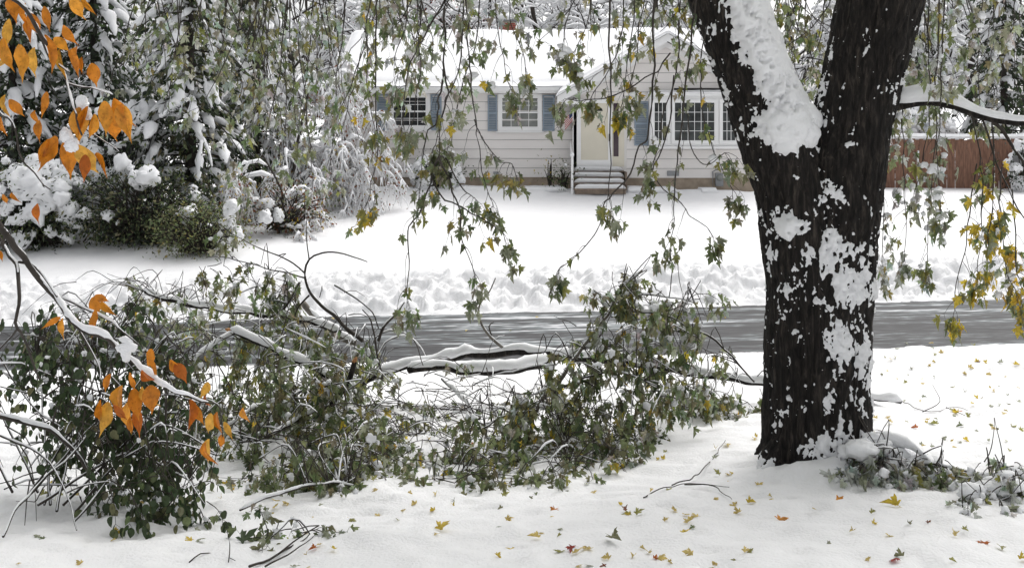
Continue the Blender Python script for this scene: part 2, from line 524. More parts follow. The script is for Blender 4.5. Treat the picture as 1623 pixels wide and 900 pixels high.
# ------------------------------------------------------------------ ground
ROADY0, ROADY1, ROADZ, TILT = 18.35, 22.65, -1.0, .028
_gy = np.array([-60, -10, 4, 7, 8.6, 10, 12, 14, 16.5, 17.55, 18.15, 22.4, 23.0, 24.0, 25.0, 30, 35, 40, 60, 120, 400])
_gz = np.array([.6, .3, .06, -.02, -.25, -.42, -.57, -.69, -.82, -.93, -1.05, -1.05, -.86, -.50, -.40, .16, .78, .95, 1.4, 3, 12])
def tilt(y): return np.interp(y, [0, 6, 14, 24, 30, 35, 60], [.01, .02, TILT, TILT, .01, -.012, 0])
TREE = at(1294, 752, 10.0)
MOUNDS = [(at(1500, 600, 15.6), 1.3, .5, .17), (at(1420, 590, 16.0), .7, .4, .12), (at(1590, 612, 15.0), .9, .4, .14),
          (at(1345, 760, 9.6), .3, .25, .12), (at(1400, 720, 9.8), .45, .35, .20), (at(1240, 780, 9.45), .22, .18, .10), (at(1300, 790, 9.35), .3, .2, .06),
          (at(1590, 800, 8.9), .4, .4, .12), (at(60, 640, 11.0), .6, .5, .12), (at(200, 810, 8.6), .3, .25, .10), (at(330, 830, 8.3), .3, .2, .06),
          (at(900, 580, 14.6), 1.2, .4, .18), (at(1130, 600, 14.0), .8, .4, .12), (at(640, 640, 13.2), 1.3, .6, .1)]
def ground_z(X, Y, fine=True):
    X = np.asarray(X, float); Y = np.asarray(Y, float)
    sh = X.shape
    x, y = X.ravel(), Y.ravel()
    p = np.stack([x, y, np.zeros_like(x)], 1)
    wob = (fbm(p * [.55, .2, 1], 3, 40) - .5) * .9 + (fbm(p * [3.5, 3.5, 1], 3, 41) - .5) * .35
    nearroad = np.exp(-((y - ROADY0) / .9) ** 2) + np.exp(-((y - ROADY1) / 1.1) ** 2)
    ye = y + wob * np.clip(nearroad, 0, 1) * .55
    z = np.interp(ye, _gy, _gz) + tilt(y) * 40 * np.tanh(x / 40)
    onroad = sstep(ROADY0 - .6, ROADY0 - .15, ye) * (1 - sstep(ROADY1 - .25, ROADY1 + .1, ye))
    off = 1 - onroad
    z += off * .10 * (fbm(p * .45, 3, 1) - .5) * 2 * sstep(30, 5, y)
    if fine:
        near = sstep(20, 12, y)
        z -= off * near * .035 * sstep(.60, .74, fbm(p * 5.5, 2, 15)) * sstep(.42, .58, fbm(p * .9, 2, 16))
        z += off * near * (.045 * (fbm(p * 1.8, 3, 2) - .5) * 2 + .030 * (fbm(p * 6.5, 3, 3) - .5) * 2 + .05 * np.clip(fbm(p * 3.2, 3, 4) - .60, 0, 1) * 3)
        # ploughed bank on the far side: clods and dents
        bank = sstep(22.4, 22.9, ye) * sstep(25.4, 24.0, y)
        cl = 1 - abs(2 * fbm(p * 2.6, 4, 5) - 1) * 1.0
        cl2 = fbm(p * 5.2, 3, 6)
        lf = fbm(p * [.5, .9, 1], 2, 13)
        cl3 = fbm(p * 10, 3, 14)
        cl4 = fbm(p * 17, 2, 17)
        z += bank * ((.10 + .30 * lf) * (cl - .72) + (.14 + .3 * (1 - lf)) * (cl2 - .5) + .26 * (cl3 - .5) + .08 * (cl4 - .5) + .3 * (lf - .5))
        nb = np.exp(-((y - 16.9) / .7) ** 2) * off
        z += nb * (.10 * (fbm(p * 3.2, 3, 7) - .45) + .06)
        z += sstep(24, 26, y) * .04 * (fbm(p * 1.1, 3, 8) - .5)
    for c, rx, ry, h in MOUNDS:
        w = np.exp(-((x - c[0]) / rx) ** 2 - ((y - c[1]) / ry) ** 2)
        z += h * w * (.6 + .8 * fbm(p * 4.0, 3, 9))
    r2 = ((x - TREE[0]) / .85) ** 2 + ((y - TREE[1] + .1) / .8) ** 2
    z += (.03 + .10 * fbm(p * 3.5, 3, 12)) * np.exp(-r2 ** 1.2)
    # drifts against the house front
    z += .16 * np.exp(-((y - 34.2) / .5) ** 2) * sstep(-6, -4, x) * sstep(9.5, 8, x) * (.5 + fbm(p * 1.5, 3, 10))
    return z.reshape(sh)
_gcx = np.arange(-24, 24.01, .12); _gcy = np.concatenate([np.arange(3, 26, .1), np.arange(26, 66, .4)])
_gc = ground_z(*np.meshgrid(_gcx, _gcy, indexing='ij'), False)
def gz(x, y):
    i = min(max((x + 24) / .12, 0), len(_gcx) - 1.001)
    j = (y - 3) / .1 if y < 26 else 230 + (y - 26) / .4
    j = min(max(j, 0), len(_gcy) - 1.001)
    i0, j0 = int(i), int(j); u, v = i - i0, j - j0
    return float((_gc[i0, j0] * (1 - v) + _gc[i0, j0 + 1] * v) * (1 - u) + (_gc[i0 + 1, j0] * (1 - v) + _gc[i0 + 1, j0 + 1] * v) * u)
gfast = gz
def ground_hit(px, py):
    lo, hi = 4.0, 34.0
    for d in np.arange(5, 34, .1):
        p = at(px, py, d)
        if p[2] < gz(p[0], p[1]): hi = d; lo = d - .1; break
    for _ in range(12):
        m_ = (lo + hi) / 2; p = at(px, py, m_)
        if p[2] < gz(p[0], p[1]): hi = m_
        else: lo = m_
    return at(px, py, hi)

def grid(xs, ys, zf):
    X, Y = np.meshgrid(xs, ys, indexing='ij')
    Z = zf(X, Y)
    nx, ny = len(xs), len(ys)
    V = np.stack([X, Y, Z], -1).reshape(-1, 3)
    i = np.arange(nx - 1)[:, None] * ny; j = np.arange(ny - 1)[None]
    Q = np.stack([i + j, i + ny + j, i + ny + j + 1, i + j + 1], -1).reshape(-1, 4)
    return V, Q
out = np.cumsum(np.geomspace(.1, 60, 32))
xs = np.concatenate([-11.6 - out[::-1], np.arange(-11.6, 11.6, .072), 11.6 + out])
ys = np.concatenate([np.linspace(-40, 4.6, 25), np.arange(5, 13, .058), np.arange(13, 18, .1), np.arange(18, 22.2, .12), np.arange(22.2, 25.5, .05), np.arange(25.5, 40, .2), 40 + np.cumsum(np.geomspace(.3, 60, 28))])
V, Q = grid(xs, ys, ground_z)
g = link('snow_ground', make_mesh('snow_ground', V, [Q], True, None, 'snow'))
tag(g, 'white snow covering the lawns and ploughed bank on both sides of the street', None, None, 'structure')
xr = np.concatenate([np.linspace(-90, -14, 20), np.arange(-13, 13, .25), np.linspace(14, 90, 20)])
V, Q = grid(xr, np.linspace(ROADY0 - .9, ROADY1 + .7, 40), lambda X, Y: ROADZ + TILT * 40 * np.tanh(X / 40) - .02 * ((Y - 20.5) / 2.2) ** 2)
r = link('road', make_mesh('road', V, [Q], True, None, 'road'))
tag(r, 'wet grey asphalt street streaked with slush', None, None, 'structure')
#EOF_PART1
# ------------------------------------------------------------------ house
def box_arrays(x0, x1, y0, y1, z0, z1):
    V = [(x0, y0, z0), (x1, y0, z0), (x1, y1, z0), (x0, y1, z0), (x0, y0, z1), (x1, y0, z1), (x1, y1, z1), (x0, y1, z1)]
    Q = [(0, 3, 2, 1), (4, 5, 6, 7), (0, 1, 5, 4), (1, 2, 6, 5), (2, 3, 7, 6), (3, 0, 4, 7)]
    return V, Q
def box(name, x0, x1, y0, y1, z0, z1, mat, parent, kind=None):
    V, Q = box_arrays(x0, x1, y0, y1, z0, z1)
    return link(name, make_mesh(name, V, [Q], False, None, mat), parent, kind)
def boxes(name, lst, mat, parent, kind=None):
    G = Geo()
    for b in lst: G.add(*box_arrays(*b))
    return G.build(name, mat, parent, kind, False)
def prism(name, poly, y0, y1, mat, parent, kind=None):
    """polygon in x,z pushed from y0 to y1"""
    n = len(poly)
    V = [(x, y0, z) for x, z in poly] + [(x, y1, z) for x, z in poly]
    me = bpy.data.meshes.new(name)
    fs = [tuple(range(n)), tuple(range(2 * n - 1, n - 1, -1))] + [(i, i + n, (i + 1) % n + n, (i + 1) % n) for i in range(n)]
    me.from_pydata(V, [], fs); me.materials.append(MAT[mat]); me.update()
    return link(name, me, parent, kind)

YW, YG = 35.5, 35.05                              # wing front wall, gable front wall
def hx(px, y=YW): return (px - 811.5) * y / FPX
def hz(py, y=YW): return CAMZ - (py - HORIZON) * y / FPX
house = thing('house', 'single-storey pale clapboard house with snowy roof and blue-grey shutters', 'house', (1.5, 36, .8))
XL, XC, XR = hx(545), hx(908), 8.15
ZB, ZE = hz(281), hz(147)
# walls behind the boards, coloured dark to paint shadow lines in the gaps
box('wall', XL + .02, XC + .2, YW + .012, 43.5, ZB, ZE + .2, 'metal_and_gap_shade', house)
PEAKX, PEAKZ, RAKEL, RAKELZ = hx(1055, YG), hz(60, YG), hx(884, YG - .45), hz(157, YG - .45)
SL = (PEAKZ - RAKELZ) / (PEAKX - RAKEL)
XRk = PEAKX + (PEAKX - RAKEL)
def rz(x): return PEAKZ - SL * abs(x - PEAKX)
prism('gable_wall', [(XC + .03, ZB), (XR - .03, ZB), (XR - .03, rz(XR) - .12), (PEAKX, PEAKZ - .1), (XC + .03, rz(XC) - .12)], YG + .013, 40, 'metal_and_gap_shade', house)  # dark backing again, shade between the gable boards put into colour
def board(x0, x1, x0t, x1t, z0, z1, y):
    V = [(x0, y - .042, z0), (x1, y - .042, z0), (x1, y + .01, z0), (x0, y + .01, z0), (x0t, y - .006, z1), (x1t, y - .006, z1), (x1t, y + .01, z1), (x0t, y + .01, z1)]
    Q = [(0, 3, 2, 1), (4, 5, 6, 7), (0, 1, 5, 4), (1, 2, 6, 5), (2, 3, 7, 6), (3, 0, 4, 7)]
    link('siding_board', make_mesh('siding_board', V, [Q], False, None, 'siding'), house)
EXP = .305
z = ZB; i = 0
while z < ZE:
    z1 = min(z + EXP, ZE + .12)
    xs_ = [XL] + ([XL + 2.2 + (i * 1.37) % 3.6] if i % 2 else []) + [XC]
    for a, b in zip(xs_[:-1], xs_[1:]): board(a + .002, b - .002, a + .002, b - .002, z, z1 - .014, YW)
    z = z1; i += 1
z = ZB
while z < PEAKZ - .3:
    z1 = z + EXP
    def ends(zz):
        h = (PEAKZ - .08 - zz) / SL
        return max(XC, PEAKX - h), min(XR, PEAKX + h)
    a0, b0 = ends(z); a1, b1 = ends(min(z1, PEAKZ - .12))
    board(a0, b0, a1, b1, z, min(z1, PEAKZ - .12) - .014, YG)
    z = z1
box('corner_board', XL - .05, XL + .06, YW - .045, YW + .06, ZB, ZE, 'siding', house)
box('corner_board', XC - .03, XC + .09, YG - .05, YG + .1, ZB, rz(XC) - .15, 'trim', house)
box('foundation', XL + .05, XC + .1, YW + .02, 43.4, ZB - 1.0, ZB + .003, 'foundation', house)
box('foundation', XC + .05, XR - .05, YG + .02, 40, ZB - 1.0, ZB + .004, 'foundation', house)
# main roof: shingled slab with deep snow
EY, EZ, RY, RZ = YW - .45, ZE + .02, 39.9, hz(58, 39.9)
def slab(name, x0, x1, a, b, th, mat, parent):
    (ya, za), (yb, zb) = a, b
    V = [(x0, ya, za), (x1, ya, za), (x1, yb, zb), (x0, yb, zb), (x0, ya, za + th), (x1, ya, za + th), (x1, yb, zb + th), (x0, yb, zb + th)]
    Q = [(0, 3, 2, 1), (4, 5, 6, 7), (0, 1, 5, 4), (1, 2, 6, 5), (2, 3, 7, 6), (3, 0, 4, 7)]
    return link(name, make_mesh(name, V, [Q], False, None, mat), parent)
X0, X1 = XL - .35, XR + .3
def rl(y): return EZ + (RZ - EZ) * (y - EY) / (RY - EY)
roof = slab('roof', X0, RAKEL + .2, (EY, EZ), (RY, RZ), .12, 'shingle', house)
slab('roof', RAKEL + .2, X1, (YG + 1.4, rl(YG + 1.4)), (RY, RZ), .12, 'shingle', house)
slab('roof', X0, X1, (2 * RY - EY, EZ), (RY, RZ), .12, 'shingle', house)
box('fascia', X0, RAKEL + .1, EY - .03, EY - .003, EZ - .05, EZ + .16, 'trim', house)
box('gutter', X0, RAKEL + .05, EY - .14, EY - .034, EZ + .03, EZ + .13, 'trim', house)
box('soffit', X0, XC, EY, YW - .03, EZ - .045, EZ - .01, 'soffit', house)
def snow_sheet(name, fpos, nu, nv, th, parent, seed):
    """a thick snow slab over a sloped patch; fpos(u,v)->(x,y,z)"""
    u = np.linspace(0, 1, nu); v = np.linspace(0, 1, nv)
    U, Vv = np.meshgrid(u, v, indexing='ij')
    P = fpos(U, Vv)
    edge = np.minimum(1, np.minimum.reduce([U * nu * .35, (1 - U) * nu * .35, Vv * nv * .45 + .15, (1 - Vv) * nv * .45]))
    T = th * np.sqrt(np.clip(edge, 0, 1)) * (.75 + .5 * fbm(P.reshape(-1, 3) * 1.3, 4, seed).reshape(nu, nv)) + .004
    Vt = P.copy(); Vt[..., 2] += T
    Vt[..., 1] -= .05 * (1 - np.clip(edge, 0, 1)) * fbm(P.reshape(-1, 3) * 2.7, 2, seed + 3).reshape(nu, nv)
    Vb = P.copy(); Vb[..., 2] += .002
    V = np.concatenate([Vt.reshape(-1, 3), Vb.reshape(-1, 3)])
    i = np.arange(nu - 1)[:, None] * nv; j = np.arange(nv - 1)[None]
    Qt = np.stack([i + j, i + nv + j, i + nv + j + 1, i + j + 1], -1).reshape(-1, 4)
    N = nu * nv
    b = np.concatenate([np.arange(nv), np.arange(1, nu) * nv + nv - 1, np.arange(nv - 2, -1, -1) + (nu - 1) * nv, np.arange(nu - 2, 0, -1) * nv])
    bn = np.roll(b, -1)
    Qs = np.stack([b, bn, bn + N, b + N], 1)[:, ::-1]
    return link(name, make_mesh(name, V, [Qt, Qs], True, None, 'tree_snow'), parent, 'stuff')
def f_main(U, Vv):
    x = X0 - .03 + (X1 - X0 + .06) * U
    valley = EY + (rz(np.clip(x, RAKEL, XRk)) - EZ) / (RZ - EZ) * (RY - EY) - .35
    ylo = np.where(x > RAKEL + .1, np.maximum(EY - .1, valley), EY - .1)
    y = ylo + (RY + .02 - ylo) * Vv
    return np.stack([x, y, EZ + .12 + (RZ - EZ) * (y - EY) / (RY - EY)], -1)
snow_sheet('roof_snow', f_main, 110, 30, .24, roof, 51)
# gable roof over the entrance
GY0, GY1 = YG - .5, 39.0
XRk = PEAKX + (PEAKX - RAKEL)
def gslab(name, xa, xb, y0, y1, th, dz, mat, parent):
    V = []
    for (x, y, t) in [(xa, y0, 0), (xb, y0, 0), (xb, y1, 0), (xa, y1, 0), (xa, y0, th), (xb, y0, th), (xb, y1, th), (xa, y1, th)]:
        V.append((x, y, rz(x) + dz + t))
    Q = [(0, 3, 2, 1), (4, 5, 6, 7), (0, 1, 5, 4), (1, 2, 6, 5), (2, 3, 7, 6), (3, 0, 4, 7)]
    return link(name, make_mesh(name, V, [Q], False, None, mat), parent)
gr = gslab('gable_roof', RAKEL, PEAKX, GY0, GY1, .10, 0, 'shingle', house)
gslab('gable_roof', PEAKX, XRk, GY0, GY1, .10, 0, 'shingle', house)
gslab('soffit', RAKEL + .02, PEAKX, GY0 + .03, YG, .02, -.09, 'soffit', house)
gslab('soffit', PEAKX, XRk - .02, GY0 + .03, YG, .02, -.09, 'soffit', house)
gslab('rake_board', RAKEL - .02, PEAKX, GY0 - .035, GY0 - .003, .25, -.16, 'trim', house)
gslab('rake_board', PEAKX, XRk + .02, GY0 - .035, GY0 - .003, .25, -.16, 'trim', house)
gslab('rake_trim', RAKEL + .25, PEAKX, YG - .055, YG - .03, .17, -.30, 'trim', house)
gslab('rake_trim', PEAKX, XRk - .25, YG - .055, YG - .03, .17, -.30, 'trim', house)
def f_g(U, Vv):
    x = RAKEL - .06 + (XRk - RAKEL + .12) * U
    y = GY0 - .09 + (GY1 - GY0) * Vv
    return np.stack([x, y, rz(x) + .10], -1)
snow_sheet('roof_snow', f_g, 90, 46, .22, gr, 61)
# porch eave return: boxed soffit to the left of the door
box('eave_return', RAKEL, XC + .25, GY0, YG, rz(RAKEL) - .17, rz(RAKEL) - .02, 'trim', house)
# chimney of laid bricks
cy = 40.6
cx0, cx1, cz0, cz1 = hx(791, cy), hx(818, cy), RZ - .3, hz(34, cy)
ch = box('chimney', cx0 + .012, cx1 - .012, cy + .012, cy + .5, cz0, cz1 - .01, 'mortar', house)
z = cz0; k = 0
bw, bh = .2, .066
bm_cache = {}
while z + bh < cz1:
    x = cx0 - (bw / 2 if k % 2 else 0)
    while x < cx1 - .02:
        a, b = max(x, cx0), min(x + bw - .012, cx1)
        if b - a > .04:
            key = round(b - a, 3)
            if key not in bm_cache:
                Vb, Qb = box_arrays(0, b - a, 0, .09, 0, bh - .012)
                bm_cache[key] = make_mesh('brick', Vb, [Qb], False, None, 'brick')
            o = link('brick', bm_cache[key], ch); o.location = (a, cy, z)
        x += bw
    z += bh; k += 1
box('chimney_cap', cx0 - .05, cx1 + .05, cy - .05, cy + .55, cz1, cz1 + .07, 'metal_and_gap_shade', ch)
G = Geo(); lumps(G, [((cx0 + cx1) / 2, cy + .25, cz1 + .14)], [(.36, .34, .17)], 3, .2, 3); G.build('chimney_snow', 'tree_snow', ch, 'stuff')

def window(px0, px1, py0, py1, y, cols, rows, glass, name='window', sill=True, rail=True, fw=.11):
    x0, x1, z0, z1 = hx(px0, y), hx(px1, y), hz(py1, y), hz(py0, y)
    w = boxes(name, [(x0, x1, y - .075, y - .02, z1 - fw, z1), (x0, x1, y - .075, y - .02, z0, z0 + fw),
                     (x0, x0 + fw, y - .074, y - .021, z0 + fw, z1 - fw), (x1 - fw, x1, y - .074, y - .021, z0 + fw, z1 - fw)], 'trim', house)
    if sill: box('sill', x0 - .05, x1 + .05, y - .11, y - .028, z0 - .05, z0 - .002, 'trim', w)
    a0, a1, c0, c1 = x0 + fw, x1 - fw, z0 + fw, z1 - fw
    s = .035
    boxes('sash', [(a0, a1, y - .06, y - .03, c1 - s, c1), (a0, a1, y - .06, y - .03, c0, c0 + s), (a0, a0 + s, y - .059, y - .031, c0 + s, c1 - s), (a1 - s, a1, y - .059, y - .031, c0 + s, c1 - s)]
          + ([(a0 + s, a1 - s, y - .062, y - .029, (c0 + c1) / 2 - .025, (c0 + c1) / 2 + .025)] if rail else []), 'trim', w)
    a0 += s; a1 -= s; c0 += s; c1 -= s
    pw, ph = (a1 - a0) / cols, (c1 - c0) / rows
    mu = .008
    Vp, Qp = box_arrays(0, pw - 2 * mu, 0, .006, 0, ph - 2 * mu)
    pm = make_mesh('pane', Vp, [Qp], False, None, glass)
    for i in range(cols):
        for j in range(rows):
            o = link('pane', pm, w)
            o.matrix_basis = Matrix.Translation((a0 + i * pw + mu, y - .040 , c0 + j * ph + mu)) @ Matrix.Rotation(random.uniform(-.006, .006), 4, 'Z')
    for i in range(1, cols): box('muntin', a0 + i * pw - mu, a0 + i * pw + mu, y - .05, y - .03, c0, c1, 'trim', w)
    for j in range(1, rows): box('muntin', a0, a1, y - .0495, y - .0305, c0 + j * ph - mu, c0 + j * ph + mu, 'trim', w)
    box('backing', a0, a1, y - .033, y - .0285, c0, c1, 'black_metal', w)
    return w
window(617, 682, 148, 206, YW, 4, 4, 'dark_glass')
window(789, 859, 149, 208, YW, 4, 4, 'curtained_glass')
def shutter(px0, px1, py0, py1, y):
    x0, x1, z0, z1 = hx(px0, y), hx(px1, y), hz(py1, y), hz(py0, y)
    f = .045
    s = boxes('shutter', [(x0, x0 + f, y - .075, y - .03, z0, z1), (x1 - f, x1, y - .075, y - .03, z0, z1), (x0 + f, x1 - f, y - .074, y - .031, z1 - f, z1),
                          (x0 + f, x1 - f, y - .074, y - .031, z0, z0 + f), (x0 + f, x1 - f, y - .074, y - .031, (z0 + z1) / 2 - .03, (z0 + z1) / 2 + .03)], 'shutter', house)
    sl_ = Geo(); zz = z0 + f
    while zz < z1 - f - .03:
        Vv, Qq = box_arrays(x0 + f, x1 - f, -.012, .012, -.022, .022)
        Vv = np.array(Vv); Vv[:, 1] += np.where(Vv[:, 2] > 0, .012, -.012); Vv[:, 1] += y - .05; Vv[:, 2] += zz + .02
        sl_.add(Vv, Qq); zz += .055
    sl_.build('slats', 'shutter', s, 'stuff', False)
for a in ((598, 616, 150, 207, YW), (683, 700, 150, 207, YW), (773, 788, 151, 208, YW), (860, 879, 151, 208, YW), (1005, 1027, 161, 231, YG)): shutter(*a)
# bay window box: three lights, roof strip with snow, bottom board
by = YG - .38
bx0, bx1, bz0, bz1 = hx(1029, by), hx(1178, by), hz(233, by), hz(152, by)
bay = box('bay_window', bx0 + .02, bx1 - .02, by + .05, YG - .03, bz0 + .02, bz1 - .02, 'trim', house)
box('bay_floor', bx0 - .04, bx1 + .04, by - .03, YG - .031, bz0 - .06, bz0 + .015, 'trim', bay)
box('bay_roof', bx0 - .05, bx1 + .05, by - .05, YG - .032, bz1 - .015, bz1 + .07, 'trim', bay)
def f_b(U, Vv): return np.stack([bx0 - .05 + (bx1 - bx0 + .1) * U, by - .05 + .34 * Vv, bz1 + .072 + 0 * U], -1)
snow_sheet('bay_snow', f_b, 50, 10, .10, bay, 71)
box('dark_strip', hx(1068, YG), hx(1178, YG), YG - .06, YG - .032, hz(148, YG), hz(140, YG), 'black_metal', house)  # thin black strip above the bay roof
for (a, b, c) in ((1032, 1061, 3), (1064, 1137, 6), (1140, 1170, 3)):
    window(a, b, 158, 228, by + .08, c, 4, 'bay_glass', 'bay_light', False, False, .07)
# door
dy = YG
d0, d1, dz0, dz1 = hx(914, dy), hx(970, dy), hz(266, dy), hz(158, dy)
box('entry_panel', hx(909, dy), hx(993, dy), dy - .05, dy - .029, hz(272, dy), hz(156, dy), 'soffit', house)
door = box('door', d0 + .1, d1 - .1, dy - .075, dy - .052, dz0 + .08, dz1 - .09, 'door_cream', house)
boxes('storm_door_frame', [(d0, d0 + .13, dy - .10, dy - .051, dz0, dz1), (d1 - .13, d1, dy - .10, dy - .051, dz0, dz1), (d0 + .13, d1 - .13, dy - .099, dy - .0515, dz1 - .12, dz1),
                           (d0 + .13, d1 - .13, dy - .099, dy - .0515, dz0, dz0 + .25)], 'trim', door)
cxd, czd = (d0 + d1) / 2, dz1 - .37
fa = [(cxd + .26 * math.cos(t), czd + .17 * math.sin(t)) for t in np.linspace(0, math.pi, 13)]
prism('fan_light', fa, dy - .083, dy - .0755, 'dark_glass', door)
for t in (math.pi * .25, math.pi * .5, math.pi * .75):
    G = Geo(); G.tube([(cxd, dy - .085, czd), (cxd + .25 * math.cos(t), dy - .085, czd + .165 * math.sin(t))], .008, 4); G.build('muntin', 'trim', door)
for (a, b, c, d) in ((-.24, -.03, .18, .78), (.03, .24, .18, .78), (-.24, -.03, .88, 1.45), (.03, .24, .88, 1.45)):
    box('door_panel', cxd + a, cxd + b, dy - .081, dy - .076, dz0 + .1 + c, dz0 + .1 + d, 'door_cream', door)
box('door_handle', d1 - .11, d1 - .07, dy - .135, dy - .101, dz0 + .85, dz0 + 1.08, 'black_metal', door)
box('side_panel', hx(968.5, dy), hx(989, dy), dy - .07, dy - .051, hz(264, dy), hz(160, dy), 'door_cream', house)
box('side_light', hx(972, dy), hx(980, dy), dy - .085, dy - .0705, hz(248, dy), hz(164, dy), 'purple_glass', house)
# steps with snow on the treads, rail
sx0, sx1 = hx(908, 34.4), hx(990, 34.4)
ztop = hz(270, dy)
nst = 4
zg = gz(1.5, 33.9) - .1
for i in range(nst):
    zt = ztop - i * .17
    ya = dy - .45 - .30 * i
    st = box('step', sx0, sx1, ya, dy - .06, zt - .05, zt, 'step_wood', house)
    box('riser', sx0 + .03, sx1 - .03, ya + .04, ya + .06, zt - .17, zt - .052, 'step_wood', st)
    def f_s(U, Vv, ya=ya, zt=zt, i=i): return np.stack([sx0 + .02 + (sx1 - sx0 - .04) * U, ya - .01 + (.29 if i else .38) * Vv, zt + .003 + 0 * U], -1)
    snow_sheet('step_snow', f_s, 30, 8, .12, st, 80 + i)
boxes('step_stringer', [(sx0 - .05, sx0 - .004, dy - .9, dy - .06, zg - .3, ztop - .02), (sx1 + .004, sx1 + .05, dy - .9, dy - .06, zg - .3, ztop - .02)], 'step_wood', house)
rail = box('rail_post', sx0 - .09, sx0 - .02, dy - 1.25, dy - 1.18, zg - .3, hz(247, dy - 1.2), 'trim', house)
G = Geo(); G.tube([(sx0 - .055, dy - 1.22, hz(249, dy - 1.2)), (sx0 - .055, dy - .06, hz(226, dy))], .03, 6); G.build('hand_rail', 'trim', rail)
G = Geo(); lumps(G, [(sx0 - .055, dy - 1.215, hz(247, dy - 1.2) + .03)], [(.07, .07, .07)], 2, .2); G.build('post_snow', 'tree_snow', rail, 'stuff')
# porch lamp (unlit), vent, meter, downspout
lx, lz = hx(889, YW), hz(170, YW)
lamp = box('porch_lamp', lx - .05, lx + .05, YW - .06, YW - .03, lz - .1, lz + .1, 'lamp_bronze', house)
G = Geo(); G.tube([(lx, YW - .16, lz - .12), (lx, YW - .16, lz + .06), (lx, YW - .16, lz + .12)], [.06, .075, .02], 8); G.build('lantern', 'lamp_bronze', lamp)
G = Geo(); G.tube([(lx, YW - .16, lz - .09), (lx, YW - .16, lz + .04)], [.064, .078], 8); G.build('lantern_glass', 'bay_glass', lamp)
G = Geo(); G.tube([(lx, YW - .05, lz + .08), (lx, YW - .12, lz + .17), (lx, YW - .16, lz + .1)], .012, 5); G.build('bracket', 'lamp_bronze', lamp)
box('wall_vent', hx(1057, YG), hx(1076, YG), YG - .06, YG - .03, hz(279, YG), hz(271, YG), 'metal_and_gap_shade', house)
box('dryer_vent', hx(782, YW), hx(790, YW), YW - .09, YW - .03, hz(276, YW), hz(272, YW), 'metal_and_gap_shade', house)
mx_, mz_ = hx(1139, YG), hz(284, YG)
met = box('electric_meter', mx_ - .12, mx_ + .12, YG - .16, YG - .031, mz_ - .22, mz_ + .2, 'metal_and_gap_shade', house)
G = Geo(); G.tube([(mx_, YG - .16, mz_ + .05), (mx_, YG - .22, mz_ + .05), (mx_, YG - .25, mz_ + .05)], [.1, .1, .07], 14); G.build('meter_dial', 'curtained_glass', met)
G = Geo(); G.tube([(mx_ - .2, YG - .08, mz_ - .4), (mx_ - .2, YG - .08, mz_ + .24), (mx_ - .1, YG - .08, mz_ + .3), (mx_ + .45, YG - .08, mz_ + .31)], .022, 6); G.build('conduit', 'metal_and_gap_shade', met)
G = Geo(); G.tube([(hx(1133, by), by + .05, bz0 - .05), (hx(1133, by), YG - .08, bz0 - .6)], .03, 6); G.build('bay_brace', 'trim', bay)
# flag on a bracket: seven-ish stripes and a blue canton, hanging tilted
flag = thing('flag', 'small red and white striped flag hanging beside the front door lamp', 'flag', (hx(897), YW - .2, hz(180)))
p0 = np.array([hx(889.5), YW - .04, hz(197.5)]); p1 = np.array([hx(906), YW - .42, hz(175)])
G = Geo(); G.tube([p0, p1], .012, 6); G.build('flag_pole', 'trim', flag)
ax = (p1 - p0); U0 = p0 + ax * .28; hang = np.array([.03, -.02, -.30])
def fl(u, v): return U0 + ax * .70 * u + hang * v + np.array([0, -.03 * math.sin(v * 5 + u * 3), 0])
for i in range(9):
    if True:
        v0, v1 = i / 9, (i + 1) / 9
        us = np.linspace(0, 1 if i > 4 else .6, 5)
        Vv = [fl(u, v0) for u in us] + [fl(u, v1) for u in us]
        Vv = Vv + [p + np.array([0, .006, 0]) for p in Vv]
        Qq = [(k, k + 1, k + 6, k + 5) for k in range(4)] + [(k + 10, k + 15, k + 16, k + 11) for k in range(4)]
        link('stripe', make_mesh('stripe', Vv, [np.array(Qq)], True, None, 'flag_red' if i % 2 == 0 else 'flag_white'), flag)
us = np.linspace(.6, 1, 4)
Vv = [fl(u, 0) for u in us] + [fl(u, 5 / 9) for u in us]
link('canton', make_mesh('canton', Vv, [np.array([(k, k + 1, k + 5, k + 4) for k in range(3)])], True, None, 'flag_blue'), flag)
# timber edging of the snow-filled planting beds
for (a, b, py, y, lab) in ((715, 904, 311, 34.0, 'dark timber edging under snow left of the front steps'), (993, 1076, 312, 33.9, 'dark timber edging under snow right of the front steps'), (1112, 1138, 313, 33.9, 'short reddish timber edging below the electric meter')):
    zt = hz(py, y) + .06
    t = thing('garden_edging', lab, 'edging', (hx((a + b) / 2, y), y, zt - .2))
    box('timber', hx(a, y), hx(b, y), y, y + .14, zt - .35, zt, 'timber', t)
    def f_t(U, Vv, a=a, b=b, y=y, zt=zt): return np.stack([hx(a, y) + (hx(b, y) - hx(a, y)) * U, y + .02 + .9 * Vv, zt + .003 + .03 * Vv], -1)
    snow_sheet('edging_snow', f_t, 50, 14, .2, t, 95)

